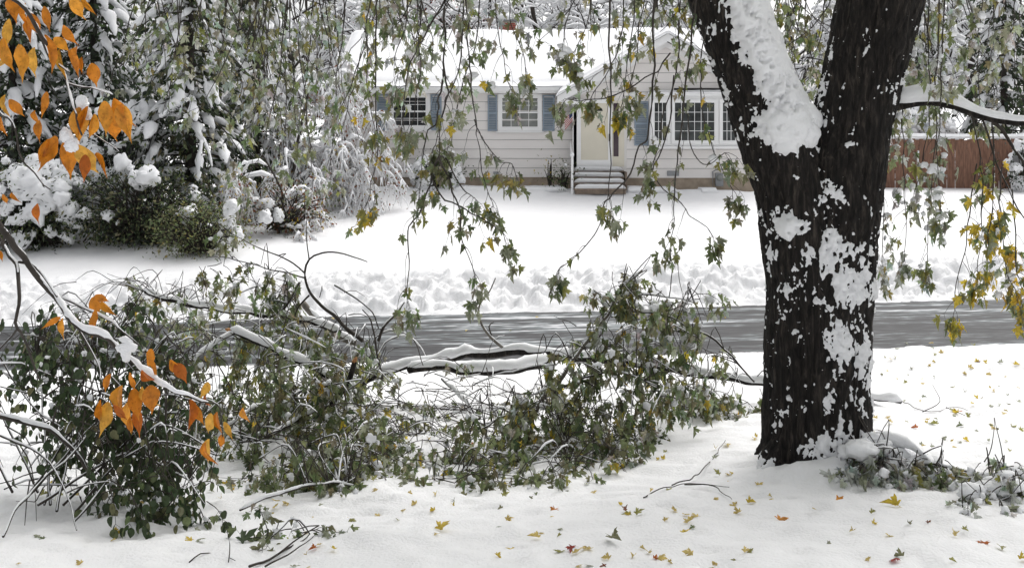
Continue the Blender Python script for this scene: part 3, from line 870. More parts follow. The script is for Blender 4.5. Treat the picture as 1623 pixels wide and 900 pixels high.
# ------------------------------------------------------------------ fence
FY = 37.2
fen = thing('board_fence', 'reddish-brown vertical board fence with snow along its top', 'fence', (hx(1520, FY), FY, .9))
fx = hx(1375, FY); k = 0
meshes = {}
snow = Geo()
while fx < hx(1700, FY):
    w = .135
    v = k % 5
    top = hz(221, FY) + [0, .03, -.02, .015, -.03][v]
    if v not in meshes:
        Vb, Qb = box_arrays(0, w - .008, 0, .022, -1.35, 0)
        meshes[v] = make_mesh('board', Vb, [Qb], False, None, 'fence_wood')
    o = link('board', meshes[v], fen); o.location = (fx, FY + random.uniform(-.008, .008), top - .0); o.scale = (1, 1, 1.5)
    o.rotation_euler = (0, random.uniform(-.008, .008), 0)
    fx += w; k += 1
for zz in (1.2, 2.2): box('rail', hx(1375, FY), hx(1700, FY), FY + .03, FY + .08, zz, zz + .1, 'fence_wood', fen)
def f_f(U, Vv): return np.stack([hx(1375, FY) + (hx(1700, FY) - hx(1375, FY)) * U, FY - .05 + .14 * Vv, hz(221, FY) + .02 + 0 * U], -1)
snow_sheet('fence_snow', f_f, 140, 8, .17, fen, 99)
G = Geo()
P = curve([(hx(1453, FY), FY - .12, hz(308, FY)), (hx(1453, FY), FY - .12, hz(240, FY))], .1, .02); G.tube(P, .035, 6); G.build('snowy_pole', 'tree_snow', fen)
#EOF_PART2
# ------------------------------------------------------------------ the maple in front
maple = thing('maple_tree', 'big dark forked maple trunk plastered with snow, drooping leafy branches', 'tree', tuple(TREE))
def stem(rows, d):
    """rows of (py, centre px, half width px[, d])"""
    P, R = [], []
    for r in rows:
        dd = r[3] if len(r) > 3 else d
        P.append(at(r[1], r[0], dd)); R.append(r[2] * dd / FPX)
    Pc = curve(P, .05)
    Rc = np.interp(np.linspace(0, 1, len(Pc)), np.linspace(0, 1, len(R)), R)
    # keep radii tied to arc position of the rows
    seg = np.concatenate([[0], np.cumsum(np.linalg.norm(np.diff(Pc, axis=0), axis=1))])
    key = [seg[np.argmin(np.linalg.norm(Pc - p, axis=1))] for p in P]
    return Pc, np.interp(seg, key, R)
DT = 10.0
G = Geo()
Pm, Rm = stem([(850, 1293, 122), (800, 1293, 104), (760, 1293, 90), (700, 1294, 83), (600, 1295, 81), (500, 1297, 82), (400, 1303, 82), (300, 1323, 72), (200, 1347, 60), (130, 1365, 60), (0, 1398, 65), (-150, 1436, 62), (-330, 1478, 52)], DT)
G.tube(Pm, Rm, 40)
Pl, Rl = stem([(470, 1293, 74), (400, 1283, 72), (300, 1258, 60), (200, 1221, 55), (130, 1193, 51), (60, 1167, 51), (0, 1145, 51), (-100, 1110, 47), (-260, 1050, 40)], DT - .05)
G.tube(Pl, Rl, 36)
for (ang, ln) in ((-2.6, .75), (-1.9, .55), (-1.1, .6), (-.4, .8), (.8, .7), (2.2, .7)):
    a = np.array([math.cos(ang), math.sin(ang) * .9, 0])
    G.tube(curve([TREE + a * .25 + [0, 0, .55], TREE + a * .5 + [0, 0, .12], TREE + a * ln + [0, 0, -.2]], .06), np.linspace(.16, .09, 40)[:len(curve([TREE + a * .25 + [0, 0, .55], TREE + a * .5 + [0, 0, .12], TREE + a * ln + [0, 0, -.2]], .06))], 12)
tmp = link('tmp', G.mesh('tmp', 'bark'))
md = tmp.modifiers.new('r', 'REMESH'); md.mode = 'VOXEL'; md.voxel_size = .016; md.use_smooth_shade = True
md.voxel_size = .0165
sm = tmp.modifiers.new('s', 'SMOOTH'); sm.iterations = 12; sm.factor = .5
dg = bpy.context.evaluated_depsgraph_get()
ev = bpy.data.meshes.new_from_object(tmp.evaluated_get(dg))
bpy.data.objects.remove(tmp)
ev.name = 'trunk'
N = len(ev.vertices)
co = np.zeros(N * 3, np.float32); ev.vertices.foreach_get('co', co); co = co.reshape(-1, 3).astype(float)
no = np.zeros(N * 3, np.float32); ev.vertices.foreach_get('normal', no); no = no.reshape(-1, 3).astype(float)
base_co = co.copy()
warp = (fbm(co * [3, 3, 1.2], 2, 21) - .5) * .35
lean = co.copy(); lean[:, 0] += warp - .22 * np.clip(co[:, 2] - 1.8, 0, 9) * np.sign(co[:, 0] - 2.75)
rd = 1 - abs(2 * fbm(lean * [15, 15, 2.2], 3, 22) - 1)
rd2 = 1 - abs(2 * fbm(lean * [32, 32, 5], 2, 25) - 1)
disp = .058 * (rd - .72) + .022 * (rd2 - .7) + .05 * (fbm(co * 1.6, 2, 28) - .5)
bc = co + no * disp[:, None]
ev.vertices.foreach_set('co', bc.astype(np.float32).ravel())
ev.materials.clear(); ev.materials.append(MAT['bark'])
ev.polygons.foreach_set('use_smooth', np.ones(len(ev.polygons), bool)); ev.update()
link('trunk', ev, maple)
# wind-driven snow stuck on the bark: a shell of its own with real thickness
uv = proj(co)
def blob(px, py, rx, ry, w=1.0, ang=0.0):
    c, s_ = math.cos(ang), math.sin(ang)
    dx, dy = uv[:, 0] - px, uv[:, 1] - py
    return w * np.exp(-((dx * c + dy * s_) / rx) ** 2 - ((-dx * s_ + dy * c) / ry) ** 2)
front = sstep(.35, -.25, no[:, 1])
side = sstep(-.6, .5, no[:, 0] * .6 + no[:, 2] * 1.0 - no[:, 1] * .45)
mk = np.zeros(N)
leftlimb = (uv[:, 1] < 190) & (uv[:, 0] < 1275)
axis = 1147 + (uv[:, 1]) * .385
mk = np.maximum(mk, np.where(leftlimb, sstep(-18, 24, uv[:, 0] - axis + 8) * 1.3, 0))
mk = np.maximum(mk, blob(1248, 200, 58, 46, 1.7)); mk = np.maximum(mk, blob(1215, 120, 30, 95, 1.2, -.38))
mk = np.maximum(mk, blob(1296, 225, 18, 34, .8))
mk = np.maximum(mk, blob(1252, 358, 30, 32, 1.35)); mk = np.maximum(mk, blob(1318, 400, 62, 40, .84)); mk = np.maximum(mk, blob(1338, 455, 48, 55, .82))
mk = np.maximum(mk, blob(1345, 540, 42, 75, .64)); mk = np.maximum(mk, blob(1300, 590, 50, 60, .45)); mk = np.maximum(mk, blob(1300, 710, 45, 40, .72))
mk = np.maximum(mk, blob(1255, 470, 30, 60, .42)); mk = np.maximum(mk, blob(1330, 320, 50, 60, .52)); mk = np.maximum(mk, blob(1370, 130, 60, 110, .40))
mk = np.maximum(mk, blob(1240, 640, 30, 40, .40)); mk = np.maximum(mk, blob(1310, 130, 14, 70, .66, .2)); mk = np.maximum(mk, blob(1370, 440, 25, 80, .66)); mk = np.maximum(mk, blob(1225, 750, 40, 22, .9)); mk = np.maximum(mk, .20 * sstep(20, 90, uv[:, 1]))
nz = .42 * fbm(co * [8, 8, 6], 3, 31) + .58 * fbm(co * [34, 34, 22], 3, 32, .7)
mask = mk * np.clip(front + (no[:, 2] > .3), 0, 1) + 3.4 * (nz - .5) - .34
heap = sstep(.9, 1.5, mk)
off_ = -.016 + np.clip(mask, -.6, .75) * .080 + .022 * (fbm(co * 20, 3, 33) - .5) + heap * np.clip(mask, 0, .8) * (.05 + .06 * fbm(co * 7, 3, 34))
sc_ = base_co + no * off_[:, None]
L_ = np.zeros(len(ev.loops), np.int32); ev.loops.foreach_get('vertex_index', L_)
quads = L_.reshape(-1, 4) if len(L_) == 4 * len(ev.polygons) else None
keep = (off_[quads] > disp[quads] - .012).any(1)
q = quads[keep]
used, inv = np.unique(q, return_inverse=True)
link('plastered_snow', make_mesh('plastered_snow', sc_[used], [inv.reshape(-1, 4)], True, None, 'tree_snow'), maple, 'stuff')
# snow heaped in the fork
G = Geo()
pts, scs = [], []
for (px, py, r_, dd) in ((1252, 196, 38, -.22), (1236, 178, 34, -.2), (1270, 190, 30, -.18), (1255, 172, 24, -.05), (1228, 205, 26, -.3), (1276, 212, 22, -.28), (1246, 224, 22, -.34)):
    k_ = r_ * DT / FPX; pts.append(at(px, py, DT + dd)); scs.append((k_, k_ * .9, k_ * 1.05))
lumps(G, pts, scs, 3, .22, 5)
G.build('fork_snow', 'tree_snow', maple, 'stuff')
TW = Geo()                                         # fine twigs of the maple
LV = Leaves()
SN = ([], [])                                      # snow caught in the leaves
MP = [('mid', 2.4), ('pale', 7), ('dark', .2), ('lime', 2.6), ('yellow', .45), ('olive', 1.8), ('grn', 3)]
FR = [('pale', 6), ('mid', 1.6), ('frost', 3), ('lime', 1.3), ('olive', 1), ('grn', 2)]
YL = [('yellow', 5), ('lime', 3), ('pale', 1.5), ('mid', 1.2), ('grn', 1)]
def twig_part(pts, r0, r1, name='twig', mat='twig_bark', parent=maple, jit=.012, snow=None, amount=.02, k=6):
    P = curve(pts, .07, jit, len(pts))
    R = np.linspace(r0, r1, len(P))
    G = Geo(); G.tube(P, R, k); G.build(name, mat, parent)
    if snow is not None: snow_on(snow, P, R, amount, int(abs(P[0, 0]) * 10) % 50)
    return P
BS = Geo()                                         # snow along the maple's branches
# limb to the right with snow on it
sb = [at(1400, 170, 10.0), at(1432, 166, 9.9), at(1470, 161, 9.85), at(1510, 168, 9.8), at(1550, 183, 9.75), at(1590, 192, 9.7), at(1640, 194, 9.6), at(1760, 170, 9.4), at(1900, 190, 9.2)]
Psb = curve(sb, .05)
Rsb = np.interp(np.linspace(0, 1, len(Psb)), [0, .08, .3, .5, 1], [.06, .042, .032, .026, .018])
G = Geo(); G.tube(Psb, Rsb, 10); G.build('side_branch', 'bark', maple)
snP = Psb.copy(); amt = np.interp(np.linspace(0, 1, len(Psb)), [0, .03, .12, .22, .30, .45, 1], [.03, .075, .085, .06, .04, .035, .03])
snP[:, 2] += Rsb * .6 + amt * .62
amt *= .8 + .45 * fbm(Psb * 7, 3, 77); BS.tube(snP, amt, 10)
sub1 = twig_part([at(1565, 186, 9.75), at(1590, 205, 9.7), at(1612, 240, 9.6), at(1640, 285, 9.5), at(1670, 340, 9.4)], .018, .008, snow=BS, amount=.045)
sub2 = twig_part([at(1556, 185, 9.75), at(1566, 215, 9.7), at(1582, 260, 9.65), at(1600, 300, 9.6), at(1612, 330, 9.5), at(1640, 370, 9.5)], .010, .005, snow=BS, amount=.02)
# boughs of the crown, above the picture
boughs = []
for pts, r0, r1 in (
    ([at(1052, -255, 9.95), at(960, -330, 10.2), at(800, -330, 10.4), at(600, -280, 10.8), at(420, -200, 11.4), at(250, -120, 12.0)], .2, .05),
    ([at(1075, -200, 9.95), at(1000, -230, 9.4), at(900, -240, 8.8), at(760, -200, 8.4), at(640, -160, 8.1)], .13, .04),
    ([at(1052, -255, 9.95), at(1010, -420, 10.8), at(900, -420, 12.4), at(700, -330, 13.6), at(400, -200, 14.5), at(150, -100, 15.0)], .17, .05),
    ([at(1090, -160, 9.95), at(1120, -250, 10.9), at(1180, -260, 12.2), at(1240, -180, 13.4)], .11, .04),
    ([at(1478, -330, 10.0), at(1560, -400, 10.4), at(1640, -330, 10.9), at(1760, -200, 11.4)], .18, .06),
    ([at(1440, -160, 10.0), at(1475, -220, 10.6), at(1520, -200, 11.2), at(1600, -120, 11.8)], .12, .03),
    ([at(1050, -258, 9.95), at(1010, -600, 9.4), at(960, -1000, 8.6), at(900, -1300, 8.2)], .2, .06),
    ([at(1478, -330, 10.0), at(1530, -700, 10.4), at(1600, -1100, 10.6)], .2, .06)):
    P = curve(pts, .15, .03, 3); R = np.linspace(r0, r1, len(P))
    G = Geo(); G.tube(P, R, 10); G.build('bough', 'bark', maple); boughs.append(P)
    snow_on(BS, P, R, .06, 9)
# traced hanging twigs: (points in picture rows, depth, radius in picture px, leaf node density, palette, snow chance)
D1, D2, D3 = 8.9, 9.8, 11.5
HANG = [
 ([(592, -60), (588, 0), (580, 40), (581, 90), (583, 150), (592, 200)], 9.8, 1.5, .6, FR, .3),
 ([(600, -60), (598, 0), (595, 50), (594, 110), (596, 170), (599, 220), (600, 245), (592, 275), (583, 320)], 9.6, 2.0, .75, YL, .3),
 ([(710, -60), (704, 0), (686, 35), (672, 60), (655, 90), (646, 120), (642, 150), (640, 190)], 9.2, 2.2, .9, FR, .4),
 ([(702, -120), (704, 0), (705, 60), (704, 100), (706, 130), (710, 145), (705, 170), (700, 190), (697, 225), (696, 248)], 9.0, 2.8, .35, MP, .2),
 ([(696, 248), (686, 268), (683, 290), (672, 312), (665, 340), (650, 360), (648, 400), (647, 470)], 9.0, 1.9, .55, MP, .1),
 ([(696, 248), (705, 252), (718, 275), (730, 295), (752, 315)], 9.0, 1.6, .6, MP, .05),
 ([(696, 248), (700, 265), (712, 285), (722, 315), (729, 340), (731, 375), (740, 405), (752, 435)], 9.0, 1.6, .55, MP, .05),
 ([(685, 275), (684, 283), (695, 305), (715, 322), (740, 333), (760, 345), (797, 368)], 9.0, 1.4, .65, MP, .05),
 ([(703, 110), (702, 130), (697, 150), (693, 175), (691, 198), (678, 205), (673, 222), (668, 250), (667, 290)], 9.1, 1.7, .55, MP, .1),
 ([(740, -90), (735, 0), (733, 50), (730, 80), (728, 110), (718, 135), (710, 150), (700, 180), (690, 230)], 9.4, 1.9, .7, FR, .4),
 ([(736, -90), (738, 0), (743, 30), (740, 60), (745, 100), (748, 150), (754, 190), (756, 215), (762, 235), (765, 270), (775, 312)], 9.3, 1.7, .6, MP, .2),
 ([(690, -60), (706, 2), (725, 17), (735, 22)], 9.4, 1.8, .3, FR, .3),
 ([(768, -80), (760, 0), (755, 60), (748, 90), (735, 130), (720, 190), (715, 230)], 9.7, 1.4, .75, FR, .45),
 ([(752, 190), (760, 210), (775, 238), (797, 256), (812, 262)], 9.3, .9, .7, MP, .0),
 ([(800, -80), (806, 0), (812, 40), (826, 75), (832, 105)], 9.5, 1.1, .8, FR, .5),
 ([(790, -80), (785, 0), (790, 60), (800, 100), (805, 130)], 9.7, 1.2, .9, FR, .5),
 ([(640, -80), (645, 0), (640, 50), (628, 90), (630, 120)], 9.6, 1.3, .9, FR, .5),
 ([(662, -80), (668, 0), (664, 60), (668, 110), (660, 150), (655, 190)], 9.5, 1.2, .9, FR, .4),
 ([(968, -120), (968, 0), (966, 60), (967, 120), (968, 200), (967, 260), (966, 305)], 8.8, 2.1, .15, MP, .0),
 ([(1040, -90), (1036, 30), (1037, 80), (1034, 140), (1030, 190), (1027, 222), (1012, 235), (1003, 260), (990, 285), (970, 305), (960, 322), (955, 345), (948, 362), (940, 378), (920, 403), (905, 412), (888, 426)], 8.9, 2.0, .42, MP, .0),
 ([(1100, -90), (1098, 45), (1090, 110), (1083, 165), (1076, 235), (1070, 270), (1068, 310), (1069, 345), (1063, 378)], 9.1, 1.9, .5, MP, .05),
 ([(1080, -90), (1077, 30), (1075, 80), (1068, 130), (1050, 190), (1044, 230), (1035, 262)], 9.2, 1.6, .6, MP, .1),
 ([(1068, 120), (1060, 200), (1045, 250), (1035, 272), (1052, 300), (1070, 315), (1085, 330), (1095, 345), (1120, 360)], 9.2, 1.1, .4, MP, .0),
 ([(1062, 85), (1050, 100), (1040, 115), (1020, 125), (995, 142), (960, 156), (935, 160), (900, 158)], 9.0, 1.2, .45, MP, .0),
 ([(1090, 180), (1095, 225), (1108, 255), (1125, 262), (1150, 242)], 9.0, .9, .35, MP, .0),
 ([(985, -90), (990, 0), (985, 50), (975, 90), (960, 120), (945, 140)], 9.3, 1.4, 1.0, MP, .3),
 ([(940, -90), (935, 0), (930, 40), (915, 70), (905, 85)], 9.6, 1.2, 1.0, FR, .5),
 ([(910, -90), (905, 0), (900, 30), (895, 60)], 9.6, 1.2, 1.0, FR, .5),
 ([(1000, -90), (1005, 0), (1000, 60), (992, 110), (985, 160)], 9.4, 1.2, 1.0, YL, .2),
 ([(1028, -90), (1020, 0), (1012, 50), (1008, 90), (1000, 130)], 9.7, 1.2, .9, MP, .3),
 ([(1120, 40), (1110, 100), (1112, 160), (1125, 215), (1135, 250), (1160, 300)], 9.5, 1.0, .5, MP, .1),
 ([(1488, -90), (1487, 60), (1482, 150), (1484, 200), (1478, 260), (1472, 340), (1468, 400)], 9.7, 1.5, .7, FR, .8),
 ([(1496, -90), (1492, 90), (1490, 170), (1485, 260), (1490, 330)], 9.6, 1.3, .7, FR, .8),
 ([(1428, -40), (1430, 160), (1432, 240), (1435, 330), (1435, 410)], 10.4, 1.2, .6, FR, .8),
 ([(1476, -90), (1470, 40), (1474, 160), (1465, 240), (1450, 300)], 10.3, 1.2, .5, FR, .7),
 ([(1410, 60), (1408, 200), (1402, 300), (1398, 380), (1400, 420)], 10.8, 1.1, .7, FR, .7),
 ([(1560, -60), (1550, 60), (1553, 130), (1556, 180)], 10.6, 1.3, .6, FR, .5),
 ([(1540, 182), (1552, 240), (1556, 300), (1555, 380), (1548, 428)], 9.7, 1.1, .7, YL, .5),
 ([(1572, 190), (1576, 260), (1572, 330), (1566, 380), (1562, 420)], 9.6, 1.1, .75, YL, .5),
 ([(1548, 260), (1540, 310), (1535, 350), (1530, 400), (1515, 450), (1514, 492)], 9.6, 1.1, .6, YL, .2),
 ([(1588, 265), (1585, 330), (1590, 390), (1600, 440), (1610, 465)], 9.6, 1.1, .8, YL, .3),
 ([(1604, 300), (1610, 360), (1612, 430), (1620, 455)], 9.6, 1.0, .7, YL, .2),
]
for pts, d, rp_, dens, pal, sp in HANG:
    if pts[-1][0] > 1390: dens *= 1.9 if pal is YL else 1.5
    dd = d + RNG.normal() * .05
    top = pts[0][1] < 0
    W3 = [at(x, y, dd + .25 * math.sin(i * .9 + x)) for i, (x, y) in enumerate(pts)]
    if pts[0][1] < -30:                            # run up to the nearest bough
        best = min((np.linalg.norm((b - W3[0])[:2]) + .3 * abs(b[2] - W3[0][2]), tuple(b)) for P in boughs for b in P[::2])[1]
        W3 = [np.array(best), (np.array(best) * .5 + W3[0] * .5) + [0, 0, .12]] + W3
    P = twig_part(W3, rp_ * dd / FPX * 1.15, .0035, jit=.010)
    uvp = proj(P)
    acc = 0
    for i in range(2, len(P) - 1):
        if uvp[i, 1] < -70: continue
        lsz = .118 if pts[-1][0] > 1390 else .096
        acc += dens * .36 * (.55 + 1.1 * ((i * 7919 + len(P) * 31) % 13 > 6))
        while acc > 1.0:
            acc -= 1.0
            td = unit(P[i + 1] - P[i - 1])
            out_ = unit(np.cross(td, rdir()) + td * .6 + np.array([0, -.1, .1]))
            spray(TW, LV, P[i], out_, RNG.uniform(.12, .34), int(RNG.integers(1, 3)), pal, lsz, 'maple', .9, .0028, SN, sp * .6, None, .2, .8)
    td = unit(P[-1] - P[-2])
    for _ in range(3): spray(TW, LV, P[-1], unit(td + .5 * rdir()), RNG.uniform(.1, .3), 3, pal, .10, 'maple', .7, .0025, SN, sp * .4, None, 0)
# curtains of drooping twigs: left third of the picture, top edge, between the forks, behind the right limb
def curtain(n, x0, x1, ya, yb, d0, d1, pal, sp, dens, size=.11, rp_=1.1):
    for _ in range(n):
        x = RNG.uniform(x0, x1); d = RNG.uniform(d0, d1); ye = RNG.uniform(ya, yb)
        dx = RNG.normal() * 30
        pts = [at(x - dx, -110, d), at(x - dx * .3, ye * .3 - 20, d + RNG.normal() * .1), at(x + dx * .4, ye * .65, d + RNG.normal() * .15), at(x + dx + RNG.normal() * 8, ye, d + RNG.normal() * .2)]
        P = curve(pts, .09, .02, int(x)); R = np.linspace(rp_ * d / FPX * 1.2, .003, len(P)); TW.tube(P, R, 4)
        acc = RNG.random()
        for i in range(2, len(P)):
            acc += dens * .42
            if acc > 1:
                acc -= 1
                td = unit(P[min(i + 1, len(P) - 1)] - P[i - 1])
                spray(TW, LV, P[i], unit(np.cross(td, rdir()) + td * .5), RNG.uniform(.2, .55), int(RNG.integers(1, 4)), pal, size, 'maple', .8, .0026, SN, sp, None, .35, .8)
curtain(24, 190, 420, 60, 230, 11.5, 14.0, FR, .22, .42)
curtain(28, 380, 580, 120, 300, 11.5, 14.0, FR, .22, .42)
curtain(14, 570, 820, 20, 110, 10.5, 12.5, FR, .35, .55)
curtain(10, 880, 1110, 10, 90, 10.5, 12.5, MP, .2, .50)
curtain(18, 1205, 1330, 60, 170, 11.5, 14.0, MP, .15, .5)
curtain(16, 1390, 1540, 60, 230, 11.0, 13.0, FR, .5, .45)
curtain(8, 1540, 1640, 40, 160, 11.0, 13.0, FR, .5, .4)
# unseen crown leaves overhead, added and thickened to shade the foreground
LC = Leaves()
for P in boughs:
    for i in range(0, len(P), 1):
        for _ in range(10):
            p = P[i] + RNG.normal(size=3) * [.9, .9, .45] + [0, 0, .5]
            if proj(p)[0, 1] > -60: continue
            d = unit(rdir() + [0, 0, -.6])
            LC.add(p, d, rdir(), RNG.uniform(.12, .19), 'small', pick(MP))
for _ in range(15000):  # loose leaf layer out of view, added for the shade it casts
    p = np.array([RNG.uniform(-9, 10), RNG.uniform(2.5, 16.5), 0]); p[2] = 5.2 + .12 * abs(p[1] - 9) + RNG.uniform(0, 3.2)
    if proj(p)[0, 1] > -60: continue
    LC.add(p, unit(rdir() + [0, 0, -.6]), rdir(), RNG.uniform(.18, .30), 'small', pick(MP))
LC.finish(maple, 0, rest='crown_shade_foliage')
LV.finish(maple, 300)
TW.build('fine_twigs', 'twig_bark', maple, 'stuff')
BS.build('branch_snow', 'tree_snow', maple, 'stuff')
G = Geo(); lumps(G, SN[0], SN[1], 1, .9, 8); G.build('leaf_snow', 'tree_snow', maple, 'stuff')
#EOF_PART3
# ------------------------------------------------------------------ downed limbs
def downed(name, label, stems, regions, extra_twigs, keep=300, pal_snow=.1, connect=.75, seed=0, snow_amt=1.0, fill=1.18):
    base = np.mean([s_[0][0] for s_ in stems], 0)
    b0 = at(*stems[0][0][0]); b0[2] = gz(b0[0], b0[1])
    root = thing(name, label, 'fallen branch', tuple(b0))
    tw, sg, lv, sn = Geo(), Geo(), Leaves(), ([], [])
    pool = []
    for pts, r0, r1, am, mat in stems:
        W3 = [at(*p) for p in pts]
        P = curve(W3, .06, .012 if r0 < .03 else .02, seed + len(pool))
        R = np.linspace(r0, r1, len(P)) * (1 + .25 * (fbm(P * 5, 2, 4) - .5))
        G = Geo(); G.tube(P, R, 12 if r0 > .03 else 6); G.build('stem' if r0 > .03 else 'branch', mat, root)
        if am: snow_on(sg, P, R, am * snow_amt, seed + len(pool), 8, -.45 if am >= .04 else -.1)
        pool.append(P)
    allp = np.concatenate(pool)
    for (cx, cy, rx, ry, d0, d1, n, pal, size, kind, droop, length) in regions:
        for _ in range(int(n * fill)):
            a = RNG.uniform(0, 2 * math.pi); q = math.sqrt(RNG.random())
            p = at(cx + rx * q * math.cos(a), cy + ry * q * math.sin(a), RNG.uniform(d0, d1))
            gzv = gfast(p[0], p[1])
            if p[2] < gzv + .04: p[2] = gzv + RNG.uniform(.04, .22)
            if RNG.random() < connect:
                D_ = np.linalg.norm(allp - p, axis=1) + RNG.uniform(0, .5, len(allp))
                s0 = allp[np.argmin(D_)]
                if .1 < np.linalg.norm(s0 - p) < 2.6:
                    mid = (s0 + p) / 2 + RNG.normal(size=3) * .10 + [0, 0, .16]
                    Pc = curve([s0, mid, p], .09, .02, int(a * 50)); Rc = np.linspace(.0075, .004, len(Pc))
                    Pc[:, 2] = np.maximum(Pc[:, 2], [gfast(x, y) + .01 for x, y in Pc[:, :2]])
                    tw.tube(Pc, Rc * .8, 4)
                    if RNG.random() < .6: snow_on(sg, Pc, Rc, .010, int(a * 9), 5, .3)
            d0_ = unit(np.array([RNG.normal(), RNG.normal() * .7, RNG.normal() * .5 - .1]))
            spray(tw, lv, p, d0_, length * RNG.uniform(.6, 1.3), int(RNG.integers(3, 6)), pal, size * (1.12 if kind == 'maple' else 1.05), kind, droop, .0045, sn, pal_snow + .13, gfast, .5)
    for (cx, cy, rx, ry, d0, d1, n, ln) in extra_twigs:       # bare tangle
        for _ in range(int(n * .5)):
            p = at(cx + RNG.uniform(-rx, rx), cy + RNG.uniform(-ry, ry), RNG.uniform(d0, d1))
            d_ = unit(np.array([RNG.normal(), RNG.normal() * .6, RNG.normal() * .5]))
            L_ = ln * RNG.uniform(.5, 1.4)
            Pc = curve([p, p + d_ * L_ * .5 + [0, 0, .08 * L_], p + d_ * L_ + RNG.normal(size=3) * .12 * L_ + [0, 0, -.1 * L_]], .08, .03, int(RNG.integers(0, 999)))
            Pc[:, 2] = np.maximum(Pc[:, 2], [gfast(x, y) + .01 for x, y in Pc[:, :2]])
            Rc = np.linspace(.006, .002, len(Pc)); tw.tube(Pc, Rc, 4)
            if RNG.random() < .5: snow_on(sg, Pc, Rc, .009, int(RNG.integers(0, 99)), 5, .15)
    lv.finish(root, keep)
    tw.build('fine_twigs', 'twig_bark', root, 'stuff')
    sg.build('branch_snow', 'tree_snow', root, 'stuff')
    G = Geo(); lumps(G, sn[0], sn[1], 1, .9, 9); G.build('leaf_snow', 'tree_snow', root, 'stuff')
    return root
FD = [('mid', 4), ('dark', 1.0), ('pale', 4), ('olive', 3.5), ('lime', 1.2), ('yellow', .4), ('grn', 3), ('frost', .5)]
FP = [('pale', 4), ('mid', 4), ('frost', 1), ('olive', 2), ('lime', 1.2), ('grn', 2), ('yellow', .3)]
# the long log lying behind the trunk
downed('fallen_limb', 'long downed maple log with a thick ridge of snow behind the leafy branches', [
    ([(1428, 637, 13.05), (1380, 630, 13.1), (1290, 618, 13.2), (1200, 606, 13.4), (1100, 592, 13.6), (1000, 574, 13.8), (900, 566, 13.9), (850, 566, 13.9)], .022, .06, .05, 'bark'),
    ([(905, 567, 13.9), (860, 562, 13.9), (820, 558, 13.9), (760, 560, 13.9), (700, 568, 13.9), (640, 582, 13.8), (590, 597, 13.7), (552, 618, 13.5)], .058, .036, .062, 'bark'),
    ([(870, 574, 13.85), (840, 582, 13.75), (790, 589, 13.6), (740, 588, 13.6), (690, 580, 13.7), (650, 588, 13.6)], .06, .045, .06, 'bark'),
    ([(798, 552, 13.9), (785, 540, 13.9), (768, 522, 13.9), (760, 500, 13.9), (762, 480, 13.9), (775, 460, 13.9), (784, 440, 13.8)], .022, .006, .022, 'pale_bark'),
    ([(780, 535, 13.9), (775, 518, 13.9), (782, 510, 13.85)], .012, .005, .012, 'twig_bark'),
    ([(560, 605, 13.6), (600, 560, 13.9), (615, 540, 14.0), (640, 532, 14.1), (665, 550, 14.0), (680, 575, 13.9)], .011, .006, .014, 'twig_bark'),
    ([(590, 600, 13.6), (588, 560, 13.7), (598, 535, 13.8), (625, 525, 13.8), (655, 540, 13.7), (672, 580, 13.6)], .010, .005, .012, 'twig_bark'),
    ([(606, 600, 13.6), (596, 555, 13.6), (590, 510, 13.6), (575, 490, 13.6)], .016, .007, .012, 'twig_bark'),
    ([(600, 540, 13.7), (607, 520, 13.7), (625, 500, 13.8), (640, 480, 13.9)], .022, .010, .028, 'twig_bark'),
    ([(620, 700, 12.2), (660, 697, 12.2), (700, 702, 12.1), (740, 712, 12.0)], .028, .02, .04, 'twig_bark'),
    ([(590, 640, 13.2), (570, 680, 12.9), (565, 720, 12.6), (545, 780, 12.0)], .014, .006, .01, 'twig_bark'),
    ([(700, 600, 13.5), (740, 640, 13.1), (770, 680, 12.8), (800, 720, 12.5)], .014, .006, .02, 'twig_bark'),
], [(620, 735, 110, 60, 10.4, 12.2, 40, FP, .10, 'maple', .6, .5), (700, 650, 110, 45, 12.2, 13.5, 10, FP, .10, 'maple', .6, .4),
    (560, 560, 60, 50, 13.3, 14.2, 16, FP, .11, 'maple', .8, .45), (1130, 625, 95, 28, 12.6, 13.4, 30, FD, .10, 'maple', .5, .45)],
   [(660, 640, 130, 60, 12.0, 13.6, 190, .55), (700, 690, 130, 50, 11.6, 12.6, 50, .5), (1000, 620, 120, 40, 12.5, 13.5, 25, .5)], 300, .12, .7, 3)
